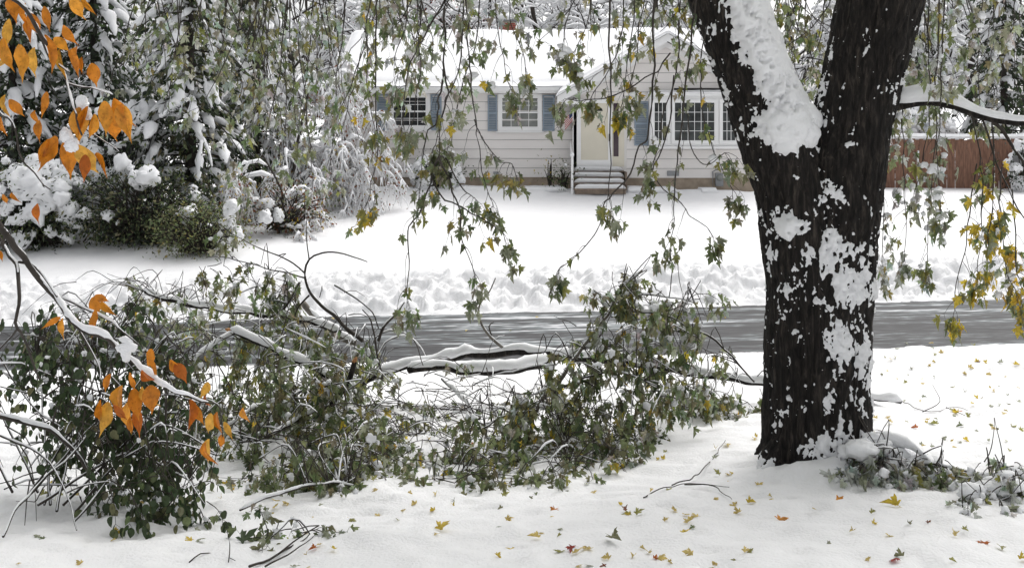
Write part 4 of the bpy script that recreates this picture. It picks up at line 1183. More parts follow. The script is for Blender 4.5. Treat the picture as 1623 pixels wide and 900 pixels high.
# leafy spray standing up in front of the road, middle right
downed('fallen_branch', 'leafy green downed branch rising in front of the road beside the trunk', [
    ([(838, 668, 11.9), (868, 625, 12.0), (900, 585, 12.1), (930, 545, 12.2), (955, 508, 12.3), (975, 480, 12.35), (990, 455, 12.4), (1020, 428, 12.4)], .030, .010, .026, 'pale_bark'),
    ([(972, 490, 12.35), (1000, 492, 12.3), (1040, 497, 12.2), (1080, 512, 12.0), (1110, 540, 11.9)], .012, .005, .014, 'twig_bark'),
    ([(980, 470, 12.35), (1020, 466, 12.4), (1060, 470, 12.4), (1100, 480, 12.3)], .010, .004, .010, 'twig_bark'),
    ([(1075, 525, 12.3), (1110, 528, 12.2), (1140, 546, 12.1), (1165, 572, 12.0), (1196, 606, 12.0)], .013, .009, .010, 'twig_bark'),
    ([(925, 550, 12.2), (960, 548, 12.2), (1000, 555, 12.1), (1040, 570, 12.0)], .012, .005, .014, 'twig_bark'),
    ([(800, 712, 11.4), (850, 716, 11.3), (900, 720, 11.2), (960, 716, 11.1)], .022, .012, .03, 'twig_bark'),
    ([(870, 625, 12.0), (920, 600, 11.8), (980, 590, 11.6), (1040, 610, 11.5)], .014, .005, .012, 'twig_bark'),
    ([(850, 650, 11.9), (800, 660, 11.6), (750, 690, 11.2), (720, 730, 10.9)], .014, .005, .012, 'twig_bark'),
    ([(860, 640, 11.9), (890, 680, 11.3), (900, 720, 10.9), (890, 770, 10.5)], .014, .005, .012, 'twig_bark'),
    ([(820, 690, 11.6), (760, 740, 10.8), (700, 790, 10.2), (672, 822, 9.9)], .012, .006, .008, 'twig_bark'),
    ([(905, 590, 12.1), (900, 560, 12.2), (880, 530, 12.3), (862, 560, 12.4)], .009, .004, .008, 'twig_bark'),
], [(1005, 445, 45, 28, 12.2, 12.6, 14, FD, .105, 'maple', .9, .35), (1040, 500, 85, 50, 11.8, 12.6, 40, FP, .105, 'maple', .9, .4),
    (960, 590, 120, 60, 11.4, 12.4, 52, FD, .105, 'maple', .9, .45), (880, 670, 160, 65, 10.8, 12.0, 70, FD, .105, 'maple', .9, .45),
    (850, 750, 150, 45, 9.8, 10.8, 56, FD, .105, 'maple', .9, .4), (1085, 590, 65, 50, 11.6, 12.6, 24, FD, .10, 'maple', .8, .4), (940, 690, 70, 60, 10.6, 11.4, 24, FD, .105, 'maple', .9, .45), (800, 660, 60, 40, 11.2, 12.0, 12, FP, .10, 'maple', .9, .4)],
   [(850, 660, 150, 90, 10.8, 12.2, 60, .5), (1000, 560, 120, 80, 11.8, 12.5, 25, .45)], 300, .03, .8, 13, 1.0, .82)
# left mass with the up-curved dark branch and the snapped stub
fb = downed('fallen_branch', 'tangled downed branch with snapped stub and one dark limb curving up before the road', [
    ([(575, 540, 13.2), (550, 520, 13.3), (530, 500, 13.4), (505, 480, 13.4), (488, 455, 13.4), (482, 432, 13.4), (490, 412, 13.4), (510, 402, 13.4), (545, 402, 13.4), (582, 416, 13.4)], .026, .006, .0, 'twig_bark'),
    ([(482, 432, 13.4), (465, 418, 13.4), (440, 406, 13.4), (400, 388, 13.4), (366, 371, 13.3)], .011, .004, .0, 'twig_bark'),
    ([(482, 440, 13.4), (450, 432, 13.4), (415, 424, 13.4), (370, 410, 13.4), (325, 406, 13.3)], .010, .004, .0, 'twig_bark'),
    ([(490, 412, 13.4), (486, 385, 13.4), (485, 360, 13.4), (487, 335, 13.4)], .008, .004, .0, 'twig_bark'),
    ([(490, 468, 13.4), (472, 488, 13.4), (466, 515, 13.3), (475, 540, 13.2)], .012, .006, .0, 'twig_bark'),
    ([(475, 448, 13.4), (462, 470, 13.3), (450, 490, 13.3)], .016, .012, .0, 'twig_bark'),
    ([(366, 524, 12.6), (395, 535, 12.6), (430, 552, 12.6), (462, 568, 12.6), (494, 582, 12.6), (530, 600, 12.6)], .028, .035, .05, 'bark'),
    ([(230, 462, 14.2), (270, 474, 14.2), (310, 484, 14.2), (360, 492, 14.2), (420, 500, 14.1), (480, 506, 14.0), (540, 524, 13.8)], .030, .036, .045, 'bark'),
    ([(480, 480, 14.2), (500, 505, 14.1), (525, 525, 14.0), (560, 545, 13.9)], .04, .045, .05, 'pale_bark'),
    ([(562, 573, 11.8), (556, 592, 11.8), (545, 616, 11.8), (526, 640, 11.9)], .026, .028, .012, 'bark'),
    ([(372, 528, 12.6), (345, 540, 12.5), (330, 552, 12.4), (312, 565, 12.3), (305, 592, 12.2)], .014, .009, .03, 'twig_bark'),
    ([(530, 640, 12.0), (480, 660, 11.8), (430, 690, 11.4), (380, 700, 11.0)], .02, .008, .02, 'twig_bark'),
    ([(500, 600, 12.4), (450, 640, 12.0), (400, 650, 11.6), (340, 690, 11.2)], .016, .008, .02, 'twig_bark'),
    ([(860, 392, 14.0)] * 0 or [(530, 452, 13.8), (560, 470, 13.8), (590, 495, 13.8), (600, 520, 13.8)], .010, .008, .008, 'twig_bark'),
    ([(380, 808, 9.0), (430, 785, 9.2), (480, 772, 9.4), (530, 764, 9.6), (560, 768, 9.8)], .010, .007, .018, 'twig_bark'),
    ([(395, 897, 7.2), (430, 884, 7.4), (462, 868, 7.6), (490, 845, 7.9)], .009, .004, .0, 'twig_bark'),
    ([(420, 897, 7.2), (455, 878, 7.4), (480, 862, 7.6), (497, 850, 7.8)], .006, .003, .0, 'twig_bark'),
], [(365, 372, 22, 14, 13.3, 13.4, 4, FP, .10, 'maple', .9, .2), (335, 420, 26, 12, 13.2, 13.4, 4, FP, .10, 'maple', .9, .25), (430, 445, 55, 28, 13.3, 13.5, 14, FP, .105, 'maple', .9, .35),
    (400, 590, 160, 70, 11.8, 13.2, 60, FD, .10, 'maple', .8, .45), (470, 640, 130, 70, 11.0, 12.4, 60, FD, .10, 'maple', .8, .45), (510, 745, 120, 50, 9.6, 10.8, 46, FD, .10, 'maple', .8, .45),
    (250, 480, 160, 34, 13.6, 14.8, 26, FP, .10, 'maple', .8, .4), (470, 530, 110, 40, 12.8, 13.8, 26, FP, .105, 'maple', .9, .4), (460, 850, 40, 20, 7.6, 8.0, 6, FD, .09, 'maple', .9, .3)],
   [(420, 600, 170, 90, 11.6, 13.4, 90, .5), (300, 480, 180, 40, 13.4, 15, 70, .5), (500, 690, 130, 60, 10.8, 12.2, 50, .5), (470, 500, 110, 50, 13, 14, 30, .45)], 300, .12, .8, 23)
G = Geo(); G.tube([at(561, 574, 11.8), at(563.5, 569, 11.8), at(565, 566, 11.78)], [.027, .022, .006], 7); G.build('broken_end', 'broken_wood', fb)
G = Geo(); G.tube([at(367, 525, 12.6), at(361, 522, 12.6), at(357, 521, 12.58)], [.028, .022, .006], 7); G.build('broken_end', 'broken_wood', fb)

# ------------------------------------------------------------------ dark round-leaved shrub on the left
BU = [('bush', 6), ('dark', 4), ('mid', 2), ('olive', 1.4)]
st = []
for (x0, y0, d0), (x1, y1, d1), bow in (((30, 800, 8.7), (330, 640, 9.6), -120), ((60, 800, 8.8), (300, 760, 9.0), -90), ((40, 790, 8.9), (250, 560, 9.8), -60), ((90, 810, 8.7), (160, 510, 9.9), -40),
                                        ((80, 800, 8.9), (60, 560, 9.9), -20), ((120, 810, 8.8), (345, 720, 9.0), -130), ((60, 780, 9.2), (-40, 600, 9.6), -30), ((20, 780, 9.0), (-60, 690, 9.2), -40), ((100, 800, 9), (380, 690, 9.6), -130), ((70, 800, 9), (210, 480, 10.2), -30)):
    st.append(([(x0, y0, d0), ((x0 + x1) / 2, (y0 + y1) / 2 + bow * .6, (d0 + d1) / 2), ((x0 + 3 * x1) / 4, (y0 + 3 * y1) / 4 + bow * .45, (d0 + 3 * d1) / 4), (x1, y1, d1)], .011, .005, .007, 'twig_bark'))
st += [([(-30, 655, 8.8), (40, 672, 8.8), (90, 690, 8.8), (130, 730, 8.8), (160, 780, 8.7)], .020, .012, .03, 'twig_bark'),
       ([(5, 850, 7.9), (30, 800, 8.2), (70, 760, 8.5), (130, 700, 8.8), (180, 640, 9.2)], .010, .006, .012, 'twig_bark'),
       ([(-20, 530, 9.4), (20, 600, 9.4), (60, 650, 9.3), (110, 690, 9.2)], .008, .006, .01, 'twig_bark'),
       ([(0, 690, 8.6), (60, 720, 8.6), (110, 790, 8.4), (120, 840, 8.2)], .009, .005, .012, 'twig_bark')]
sh = downed('shrub', 'dark green round-leaved shrub bent down by snow at far left', st,
   [(190, 600, 150, 90, 9.2, 10.3, 62, BU, .075, 'round', .7, .42), (210, 690, 140, 80, 8.8, 9.7, 66, BU, .075, 'round', .7, .42), (260, 765, 95, 45, 8.3, 9.0, 30, BU, .075, 'round', .8, .35), (150, 520, 100, 40, 9.6, 10.4, 30, BU, .075, 'round', .6, .4), (90, 600, 60, 80, 9.2, 10, 18, BU, .07, 'round', .7, .4)],
   [(80, 700, 100, 90, 8.4, 9.4, 45, .5), (200, 640, 140, 120, 9, 10, 55, .5), (20, 680, 60, 90, 8.6, 9.4, 25, .5)], 300, .05, .85, 33)
sh['category'] = 'shrub'

# ------------------------------------------------------------------ young tree with orange leaves, near left
ob = at(-420, 200, 5.0); ob[2] = gz(ob[0], ob[1])
ot = thing('orange_leaved_tree', 'young orange-leaved tree reaching in at the near left edge', 'tree', tuple(ob))
otop = at(-380, -400, 5.0)
G = Geo(); P = curve([ob - [0, 0, .15], at(-410, 400, 5.0), at(-395, 0, 5.0), otop], .1, .02); G.tube(P, np.linspace(.075, .05, len(P)), 14); G.build('trunk', 'bark', ot)
OS = Geo()
DO = 4.7
def obranch(pts, r0, r1, am, d=DO):
    W3 = [at(x, y, d + .12 * math.sin(i * 1.3 + x * .01)) for i, (x, y) in enumerate(pts)]
    P = curve(W3, .03, .006, len(pts)); R = np.linspace(r0, r1, len(P))
    G = Geo(); G.tube(P, R, 8); G.build('branch', 'twig_bark', ot)
    if am: snow_on(OS, P, R, am, int(pts[0][1]) % 31, 8)
    return P
obranch([(-395, 0), (-250, 60), (-120, 200), (-40, 300), (10, 372), (45, 420), (78, 462), (122, 516), (165, 536), (200, 565), (240, 598), (280, 620), (330, 638)], .026, .004, .017)
obranch([(-50, 290), (0, 378), (24, 420), (30, 470), (28, 520), (45, 550), (62, 602)], .012, .004, .010)
obranch([(30, 415), (60, 425), (90, 470)], .006, .004, .004)
obranch([(122, 516), (155, 575), (160, 600)], .005, .003, .003)
obranch([(90, 470), (140, 490), (190, 520), (220, 545)], .005, .003, .005)
obranch([(10, 372), (-20, 420), (-30, 470)], .006, .004, .006)
obranch([(28, 520), (5, 550), (-20, 580)], .005, .003, .002)
obranch([(-395, -120), (-200, -90), (-60, -40), (30, 5), (62, 55), (92, 100), (112, 150), (120, 190), (130, 215)], .020, .004, .012)
obranch([(62, 55), (80, 90), (110, 115)], .005, .003, .006)
obranch([(-100, 60), (-20, 120), (0, 175), (20, 195), (30, 240), (40, 260), (80, 300)], .008, .003, .004)
obranch([(120, 190), (150, 215), (190, 240)], .004, .002, .003)
obranch([(105, 132), (140, 140), (180, 150)], .004, .002, .004)
obranch([(330, 638), (350, 645), (352, 700)], .003, .002, .0)
OL = Leaves()
# px, py of the leaf's stalk end, size in px, lean of the tip (deg, 0 = down, + = right)
for (x, y, s_, a, c) in [(18, -5, 46, 20, 0), (40, 5, 44, -10, 1), (110, -8, 44, 20, 0), (128, -5, 40, 35, 2), (70, 10, 46, 10, 0), (15, 30, 55, -15, 0), (5, 60, 62, 5, 0), (45, 20, 44, 25, 1), (55, 30, 40, -20, 0),
    (30, 70, 62, 12, 0), (55, 75, 54, -12, 0), (75, 72, 44, 20, 1), (70, 55, 42, 25, 0), (95, 78, 52, 10, 0), (85, 60, 34, 50, 0), (112, 78, 48, 15, 1), (122, 74, 42, 5, 0), (145, 100, 38, 12, 0), (130, 90, 30, -5, 1), (15, 90, 44, -30, 0), (100, 40, 40, 30, 1),
    (8, 150, 40, -5, 0), (14, 158, 36, 30, 0), (2, 185, 32, 10, 1), (74, 145, 44, -10, 0), (62, 190, 38, 5, 0), (55, 175, 26, 15, 1), (125, 170, 60, 5, 0), (140, 168, 54, -20, 1), (165, 160, 58, 10, 0), (180, 156, 56, 30, 0), (190, 165, 62, 18, 0), (175, 175, 56, -8, 1), (150, 180, 46, -15, 0),
    (88, 215, 62, -10, 0), (105, 220, 66, 8, 0), (78, 220, 50, -25, 1), (120, 230, 60, 25, 0), (150, 245, 46, 40, 0), (135, 245, 44, 0, 1), (60, 322, 34, 0, 1), (18, 305, 22, 40, 1), (4, 308, 18, 10, 0), (0, 398, 18, 20, 0),
    (96, 502, 34, -60, 0), (100, 503, 36, -5, 0), (110, 503, 30, 55, 2), (148, 470, 42, 5, 0), (160, 478, 36, 50, 2), (152, 490, 44, -15, 0), (150, 468, 26, 60, 1),
    (175, 592, 34, -20, 1), (205, 590, 36, 0, 0), (225, 585, 34, 30, 1), (240, 552, 36, -10, 0), (235, 568, 38, 30, 0), (270, 570, 34, 20, 0), (278, 575, 36, 40, 1),
    (195, 610, 50, -5, 0), (212, 615, 52, 5, 0), (205, 635, 56, -8, 0), (225, 612, 44, 25, 2), (238, 610, 50, 10, 0), (160, 632, 46, -10, 0), (172, 636, 54, -5, 0), (180, 640, 40, 30, 1), (206, 660, 34, 0, 0), (215, 645, 46, 20, 1),
    (300, 632, 50, 5, 1), (305, 640, 40, 30, 0), (330, 605, 30, -20, 0), (325, 625, 24, 10, 1), (335, 655, 38, -25, 2), (345, 652, 36, 10, 0), (355, 668, 32, 25, 0), (332, 695, 46, -15, 0), (325, 700, 40, 10, 0), (352, 688, 24, -15, 1), (386, 645, 26, 15, 0)]:
    d = DO + RNG.normal() * .08
    aa = math.radians(a)
    OL.add(at(x, y, d), unit((math.sin(aa), RNG.normal() * .25, -math.cos(aa))), unit((RNG.normal() * .5, -1, .25 + RNG.normal() * .3)), s_ * d / FPX * .90, 'oval', random.choice((('orange', 'orange', 'amber', 'gold'), ('deep', 'orange'), ('amber', 'gold'))[c]))
OL.finish(ot, 300)
OS.build('branch_snow', 'tree_snow', ot, 'stuff')
G = Geo()
pts = [(at(x + RNG.normal() * 5, y + RNG.normal() * 4, DO - .02)) for (x, y) in ((102, 215), (108, 222), (112, 230), (132, 165), (200, 545), (196, 556), (206, 552), (138, 178)) for _ in range(3)]
lumps(G, pts, [(.02 * RNG.uniform(.6, 1.4), .016, .024 * RNG.uniform(.6, 1.4)) for _ in pts], 2, .6, 3); G.build('leaf_snow', 'tree_snow', ot, 'stuff')
#EOF_PART4
# ------------------------------------------------------------------ snowy trees and shrubs around the house
class Plant:
    def __init__(s, name, label, cat, base, group=None):
        s.root = thing(name, label, cat, tuple(base), group)
        s.wood, s.snow, s.lv, s.lp, s.ls = Geo(), Geo(), Leaves(), [], []
    def done(s, sub=1, rough=.55, keep=0, mat='far_bark', seed=0):
        s.wood.build('branches', mat, s.root, 'stuff')
        if s.lp: lumps(s.snow, s.lp, s.ls, sub, rough, seed)
        s.snow.build('snow', 'tree_snow', s.root, 'stuff')
        s.lv.finish(s.root, keep, rest='crown')
def place(px, d, py=None):
    x = (px - 811.5) * d / FPX
    return np.array([x, d, gz(x, d)])
def conifer(label, px, d, height, rad, n, pal, seed, snowy=1.0, group=None, low=.08, shag=1.0, name='conifer'):
    b = place(px, d)
    pl = Plant(name, label, 'tree', b, group)
    G = Geo(); P = np.array([b - [0, 0, .2], b + [0, 0, height * .5], b + [0, 0, height]]); P = curve(P, .5, .05, seed); G.tube(P, np.linspace(.035 * height * .55, .02, len(P)), 8); G.build('trunk', 'far_bark', pl.root)
    for i in range(n):
        t = low + (1 - low) * ((i + RNG.random()) / n)
        az = i * 2.399 + RNG.normal() * .3
        ln = rad * (1 - t) ** .75 * RNG.uniform(.65, 1.15) + .25
        o = b + [0, 0, height * t]
        dr = np.array([math.cos(az), math.sin(az), 0])
        tip = o + dr * ln + [0, 0, -ln * RNG.uniform(.35, .75)]
        mid = o + dr * ln * .55 + [0, 0, -ln * RNG.uniform(.02, .2)]
        Pb = curve([o, mid, tip], .22, .06, i)
        pl.wood.tube(Pb, np.linspace(.03, .008, len(Pb)), 4)
        for k in range(1, len(Pb)):
            f = k / len(Pb)
            w = ln * .22 * (1.15 - f)
            sd = np.array([-dr[1], dr[0], 0])
            for _ in range(int(7 * shag)):
                p = Pb[k] + sd * RNG.normal() * w + dr * RNG.normal() * .1 + [0, 0, -abs(RNG.normal()) * .10]
                dd = unit(dr * .5 + sd * RNG.normal() * .6 + [0, 0, -.7 + RNG.normal() * .3])
                pl.lv.add(p, dd, rdir(), RNG.uniform(.13, .30), 'small', pick(pal))
        for _ in range(int(RNG.integers(2, 5) * snowy + .5)):
            k0 = int(RNG.integers(0, max(1, len(Pb) - 3))); k1 = min(len(Pb), k0 + int(RNG.integers(3, 7)))
            if k1 - k0 < 3: continue
            sd = np.array([-dr[1], dr[0], 0])
            fan_ = RNG.normal() * .35
            S_ = Pb[k0:k1] + sd * (np.linspace(0, 1, k1 - k0)[:, None] * fan_ * ln * .5 + RNG.normal() * .08) + [0, 0, .05]
            S_[:, 2] -= np.linspace(0, 1, k1 - k0) ** 2 * RNG.uniform(0, .25) * ln * .3
            w_ = RNG.uniform(.06, .15) * (.8 + .4 * snowy) * np.sin(np.linspace(.35, 2.8, k1 - k0)) * RNG.uniform(.7, 1.3, k1 - k0)
            if d < 36:
                S2 = curve(S_, .14, .03, i); w_ = np.interp(np.linspace(0, 1, len(S2)), np.linspace(0, 1, len(w_)), w_) * RNG.uniform(.8, 1.2, len(S2)); S_ = S2
            pl.snow.tube(S_, w_, 7 if d < 36 else 5, None, .75, .16)
    pl.done(2, .75, 0, 'far_bark', seed)
def shrub(label, px, d, zc, rx, ry, rz_, n, pal, seed, snowp, kind='small', size=(.08, .16), lump=(.10, .24), name='shrub', sub=2, lpc=16):
    b = place(px, d)
    pl = Plant(name, label, 'shrub', b)
    c = b + [0, 0, zc]
    for i in range(n):
        v = rdir(); v[1] = -abs(v[1]) if RNG.random() < .72 else v[1]
        q = RNG.uniform(.72, 1.05)
        p = c + v * [rx, ry, rz_] * q
        gzv = gz(p[0], p[1])
        if p[2] < gzv + .05: p[2] = gzv + RNG.uniform(.05, .3)
        s0 = b + [RNG.normal() * rx * .2, RNG.normal() * ry * .2, .05]
        Pb = curve([s0, (s0 + p) / 2 + [0, 0, .25 * rz_], p], .3, .05, i)
        pl.wood.tube(Pb, np.linspace(.022, .007, len(Pb)), 4)
        r_ = RNG.uniform(.14, .30)
        for _ in range(lpc):
            pl.lv.add(p + RNG.normal(size=3) * r_ * [1, 1, .7], unit(v * .5 + rdir() + [0, 0, -.4]), rdir(), RNG.uniform(*size), kind, pick(pal))
        if RNG.random() < .35 * snowp * (1.0 if v[2] > -.25 else .25):
            for _ in range(int(RNG.integers(2, 6))):
                q = lump[0] * .45 * (lump[1] / lump[0] * 2.2) ** RNG.random()
                pl.lp.append(p + RNG.normal(size=3) * r_ * [.9, .6, .5] + [0, -.05, .06]); pl.ls.append((q * RNG.uniform(.8, 1.3), q, q * RNG.uniform(.7, 1.15)))
    if snowp > .15:
        nu, nv = (130, 60) if rx > .9 else (60, 30)
        th = np.linspace(0, 2 * math.pi, nu, endpoint=False); ph = np.linspace(-.45 * math.pi, .5 * math.pi, nv)
        TH, PH = np.meshgrid(th, ph, indexing='ij')
        D3 = np.stack([np.cos(PH) * np.cos(TH), np.cos(PH) * np.sin(TH), np.sin(PH)], -1).reshape(-1, 3)
        B3 = c + D3 * [rx, ry, rz_]
        big = fbm(B3 * 1.5, 3, seed); med = fbm(B3 * 4.2, 3, seed + 3); fine_ = fbm(B3 * 11, 3, seed + 6)
        mk_ = (snowp - .55) * 1.0 + .42 * D3[:, 2] + 2.6 * (big - .5) + 2.0 * (med - .5) + 1.0 * (fine_ - .5)
        q_ = .98 + .30 * (big - .5) + .26 * (med - .5) + np.clip(mk_, -1.0, .8) * .17 + .07 * (fine_ - .5)
        S3 = c + D3 * [rx, ry, rz_] * q_[:, None]
        S3[:, 2] -= .12 * np.clip(mk_, 0, 1) * (1 - D3[:, 2])
        i_ = np.arange(nu)[:, None]; j_ = np.arange(nv - 1)[None]; i2 = (i_ + 1) % nu
        Q_ = np.stack([i_ * nv + j_, i2 * nv + j_, i2 * nv + j_ + 1, i_ * nv + j_ + 1], -1).reshape(-1, 4)
        Q_ = Q_[(mk_[Q_] > -.12).any(1)]
        us, iv = np.unique(Q_, return_inverse=True)
        pl.snow.add(S3[us], iv.reshape(-1, 4))
    pl.done(sub, .7, 0, 'far_bark', seed)
def bare(label, px, d, height, seed, spread=.55, snow=.03, levels=4, trunk_r=.14, pal=None, nl=0, group=None, weep=0.0, name='bare_tree', kids=5):
    b = place(px, d)
    pl = Plant(name, label, 'tree', b, group)
    r = np.random.default_rng(seed)
    G = Geo(); P = curve([b - [0, 0, .2], b + [r.normal() * .15, 0, height * .35], b + [r.normal() * .3, r.normal() * .3, height * .62]], .3, .06, seed); G.tube(P, np.linspace(trunk_r, trunk_r * .5, len(P)), 9); G.build('trunk', 'far_bark', pl.root)
    snow_on(pl.snow, P, np.linspace(trunk_r, trunk_r * .5, len(P)), snow * 1.5, seed, 5)
    def grow(P0, R0, lvl, ln):
        for k in range(kids if lvl < levels else kids - 1):
            t = r.uniform(.3, 1.0) if lvl > 1 else r.uniform(.12 if weep > .2 else .3, 1.0)
            i = min(int(t * (len(P0) - 1)), len(P0) - 2)
            td = unit(P0[i + 1] - P0[i])
            v = r.normal(size=3); dr = unit(td * .6 + unit(np.cross(td, v)) * spread * 1.6 + [0, 0, .25 - weep * lvl])
            L_ = ln * r.uniform(.6, 1.2)
            e = P0[i] + dr * L_ + [0, 0, -(.10 + weep) * L_ * (lvl > 0)]
            Pb = curve([P0[i], P0[i] + dr * L_ * .5 + r.normal(size=3) * .06 * L_ + [0, 0, .05 * L_], e], .28, .05, int(r.integers(0, 99)))
            rr = R0 * .55
            pl.wood.tube(Pb, np.linspace(rr, rr * .4, len(Pb)), 4)
            snow_on(pl.snow, Pb, np.linspace(rr, rr * .4, len(Pb)), snow * (1.2 if lvl < 2 else .9), int(r.integers(0, 50)), 4, -.4)
            if nl and lvl >= 2:
                for _ in range(nl):
                    pl.lv.add(Pb[r.integers(0, len(Pb))] + r.normal(size=3) * .08, unit(rdir() + [0, 0, -.7]), rdir(), r.uniform(.07, .15), 'small', pick(pal))
            if lvl < levels: grow(Pb, rr, lvl + 1, ln * .58)
    grow(P, trunk_r * .6, 1, height * .36)
    pl.done(1, .5, 0, 'far_bark', seed)
ND = [('needle', 6), ('bush', 3), ('dark', 2)]
NG = [('needle', 3), ('bush', 3), ('olive', 2), ('mid', 2)]
conifer('snowy conifer cut by the left edge, behind the others', -85, 34.0, 9.5, 2.6, 80, ND, 60, 1.0)
conifer('tall snow-laden conifer at the far left behind the orange leaves', 20, 30.5, 9.5, 2.6, 95, ND, 1, 1.1)
conifer('tall dark conifer with heavy snow clumps, second from the left edge', 150, 32.0, 10.5, 2.6, 105, ND, 2, 1.0)
conifer('conifer with drooping snowy boughs, third from the left edge', 300, 30.5, 10.0, 2.3, 110, NG, 3, .9)
conifer('slim conifer with grey-green drooping boughs behind the hanging twigs', 405, 33.0, 9.5, 1.7, 90, NG, 4, .8)
shrub('large dark evergreen shrub with hollow base across the street, left', 232, 28.2, .9, 2.0, 1.2, 1.0, 230, NG, 5, .13, lump=(.10, .24))
shrub('snow-buried shrub across the street below the leftmost conifer', 55, 28.0, 1.0, 1.5, 1.0, 1.1, 140, NG, 6, .20, lump=(.10, .24))
shrub('yellow-green low shrub at the right foot of the dark evergreen', 318, 26.9, .55, 1.15, .6, .75, 120, [('olive', 3), ('grn', 3), ('mid', 3), ('lime', 1)], 7, .10, size=(.06, .12))
shrub('snow-clotted shrub rising behind the dark evergreen shrub', 205, 29.8, 2.0, 1.2, .9, 1.3, 100, ND, 8, .36, lump=(.10, .26))
bare('weeping snow-whitened tree left of the house', 470, 31.5, 5.8, 12, .9, .06, 4, .06, [('brown', 3), ('olive', 1), ('yellow', .6)], 1, None, .42, 'weeping_tree', 6)
bare('snow-whitened arching shrub beside the left house corner', 535, 33.0, 5.2, 13, .8, .06, 4, .05, [('brown', 3), ('olive', 1)], 1, None, .38, 'arching_shrub', 6)
bare('low arching shrub bowed to the lawn under snow left of the house', 440, 29.0, 3.4, 14, .9, .055, 4, .04, [('yellow', 1), ('brown', 2)], 1, None, .45, 'arching_shrub', 5)
shrub('low snow-bowed bush with brown leaves at the foot of the weeping tree', 452, 29.2, .55, 1.25, .8, .85, 70, [('brown', 2), ('olive', 2), ('bush', 2), ('yellow', .4)], 19, .14, size=(.06, .12))
shrub('dark shrub with snow against the left house corner', 520, 34.2, .7, .9, .6, .9, 60, [('bush', 4), ('mid', 1), ('brown', 1)], 9, .35)
shrub('dark-leaved foundation shrub capped with snow below the left window', 690, 34.5, .45, .8, .45, .55, 50, [('bush', 4), ('mid', 2)], 10, .6, size=(.06, .11), lump=(.08, .16))
shrub('small evergreen shrub left of the front steps', 893, 34.35, .35, .28, .25, .38, 26, [('bush', 4), ('mid', 2)], 15, .1, size=(.05, .10), lump=(.05, .08), name='evergreen_shrub')
shrub('thin yellowing plant before the foundation left of the steps', 872, 34.6, .55, .18, .15, .5, 10, [('lime', 3), ('grn', 2), ('yellow', 1)], 16, .0, size=(.07, .12), lpc=5, name='garden_plant')
bk = [(60, 44, 12), (200, 47, 13), (345, 42, 12), (455, 46, 13), (575, 50, 12), (660, 54, 13), (765, 57, 14), (860, 52, 13), (950, 56, 13), (1030, 50, 13), (1110, 55, 13), (1260, 50, 12), (1400, 46, 12), (1470, 52, 13), (1545, 47, 12), (1620, 51, 13)]
_pl = ['behind the leftmost conifer', 'behind the second conifer', 'behind the third conifer', 'behind the weeping tree', 'above the left end of the roof', 'left of the chimney', 'just left of the chimney, behind the roof',
       'just right of the chimney', 'behind the roof, left of the gable', 'behind the gable peak', 'between the gable peak and the trunk', 'seen through the fork of the trunk', 'just right of the trunk, beyond the fence', 'above the snowy side branch', 'beyond the middle of the fence', 'beyond the fence at the right edge']
BKL = [('snowy tree with dark red leaves ' if i in (4, 5) else 'snow-whitened bare tree ') + t for i, t in enumerate(_pl)]
for i, (px, d, h) in enumerate(bk):
    red = i in (4, 5)
    bare(BKL[i], px, d, h * .95, 100 + i, .7, .075, 3, .2,
         [('red', 1)] if red else [('olive', 1), ('brown', 1)], 3 if red else 0, 'bare trees behind the house' if not red else 'red-leaved trees behind the house', .08, 'bare_tree', 7)
for i, (px, d, h, rr) in enumerate(((900, 60, 13, 3.2), (1075, 62, 14, 3.4), (700, 62, 13, 3.2), (520, 58, 13, 3.2), (1330, 60, 13, 3.0))):
    conifer('distant snowy conifer ' + ('behind the roof right of the chimney', 'behind the gable peak', 'behind the roof left of the chimney', 'beyond the left end of the roof', 'behind the forked trunk')[i], px, d, h, rr, 60, ND, 40 + i, 1.1, 'distant conifers behind the house', shag=.7)
conifer('dark conifer with white drooping boughs behind the right end of the fence', 1590, 41.0, 10, 2.0, 90, ND, 50, .8)
conifer('snowy conifer behind the fence beside the trunk', 1440, 44.0, 9, 2.0, 70, ND, 51, .9)
shrub('snow-capped shrub behind the fence', 1440, 39.0, 1.9, 1.4, .6, .7, 50, ND, 17, .9, lump=(.12, .3))
shrub('dark shrub with snow in front of the fence at the right edge', 1618, 36.4, .8, .42, .35, .9, 40, ND, 18, .6)

# ------------------------------------------------------------------ leafy clumps and twigs by the trunk
c1 = downed('leaf_clump', 'frosted leafy twigs under a cap of snow at the foot of the trunk', [
    ([(1345, 760, 9.5), (1370, 715, 9.55), (1405, 700, 9.5), (1450, 715, 9.4), (1490, 750, 9.3)], .010, .005, .05, 'twig_bark'),
    ([(1360, 770, 9.4), (1400, 730, 9.4), (1440, 740, 9.3), (1470, 790, 9.2)], .009, .005, .04, 'twig_bark'),
    ([(1440, 735, 9.4), (1500, 740, 9.3), (1550, 752, 9.2), (1600, 772, 9.1)], .010, .006, .03, 'twig_bark')],
   [(1400, 755, 62, 32, 9.15, 9.4, 40, [('frost', 8), ('pale', 3), ('grn', .6)], .12, 'maple', 1.0, .2), (1470, 760, 30, 30, 9.1, 9.4, 12, [('pale', 4), ('grn', 2), ('mid', 1.5), ('lime', 1)], .12, 'maple', 1.0, .22)],
   [(1430, 740, 60, 30, 9.2, 9.5, 4, .25)], 120, .35, .3, 43)
G = Geo(); pts = []
for (x, y) in ((1360, 700), (1385, 690), (1410, 705), (1350, 730), (1430, 712), (1375, 722), (1340, 755), (1460, 725)):
    for _ in range(4): pts.append(at(x + RNG.normal() * 12, y + 8 + RNG.normal() * 9, 9.45 + RNG.normal() * .06))
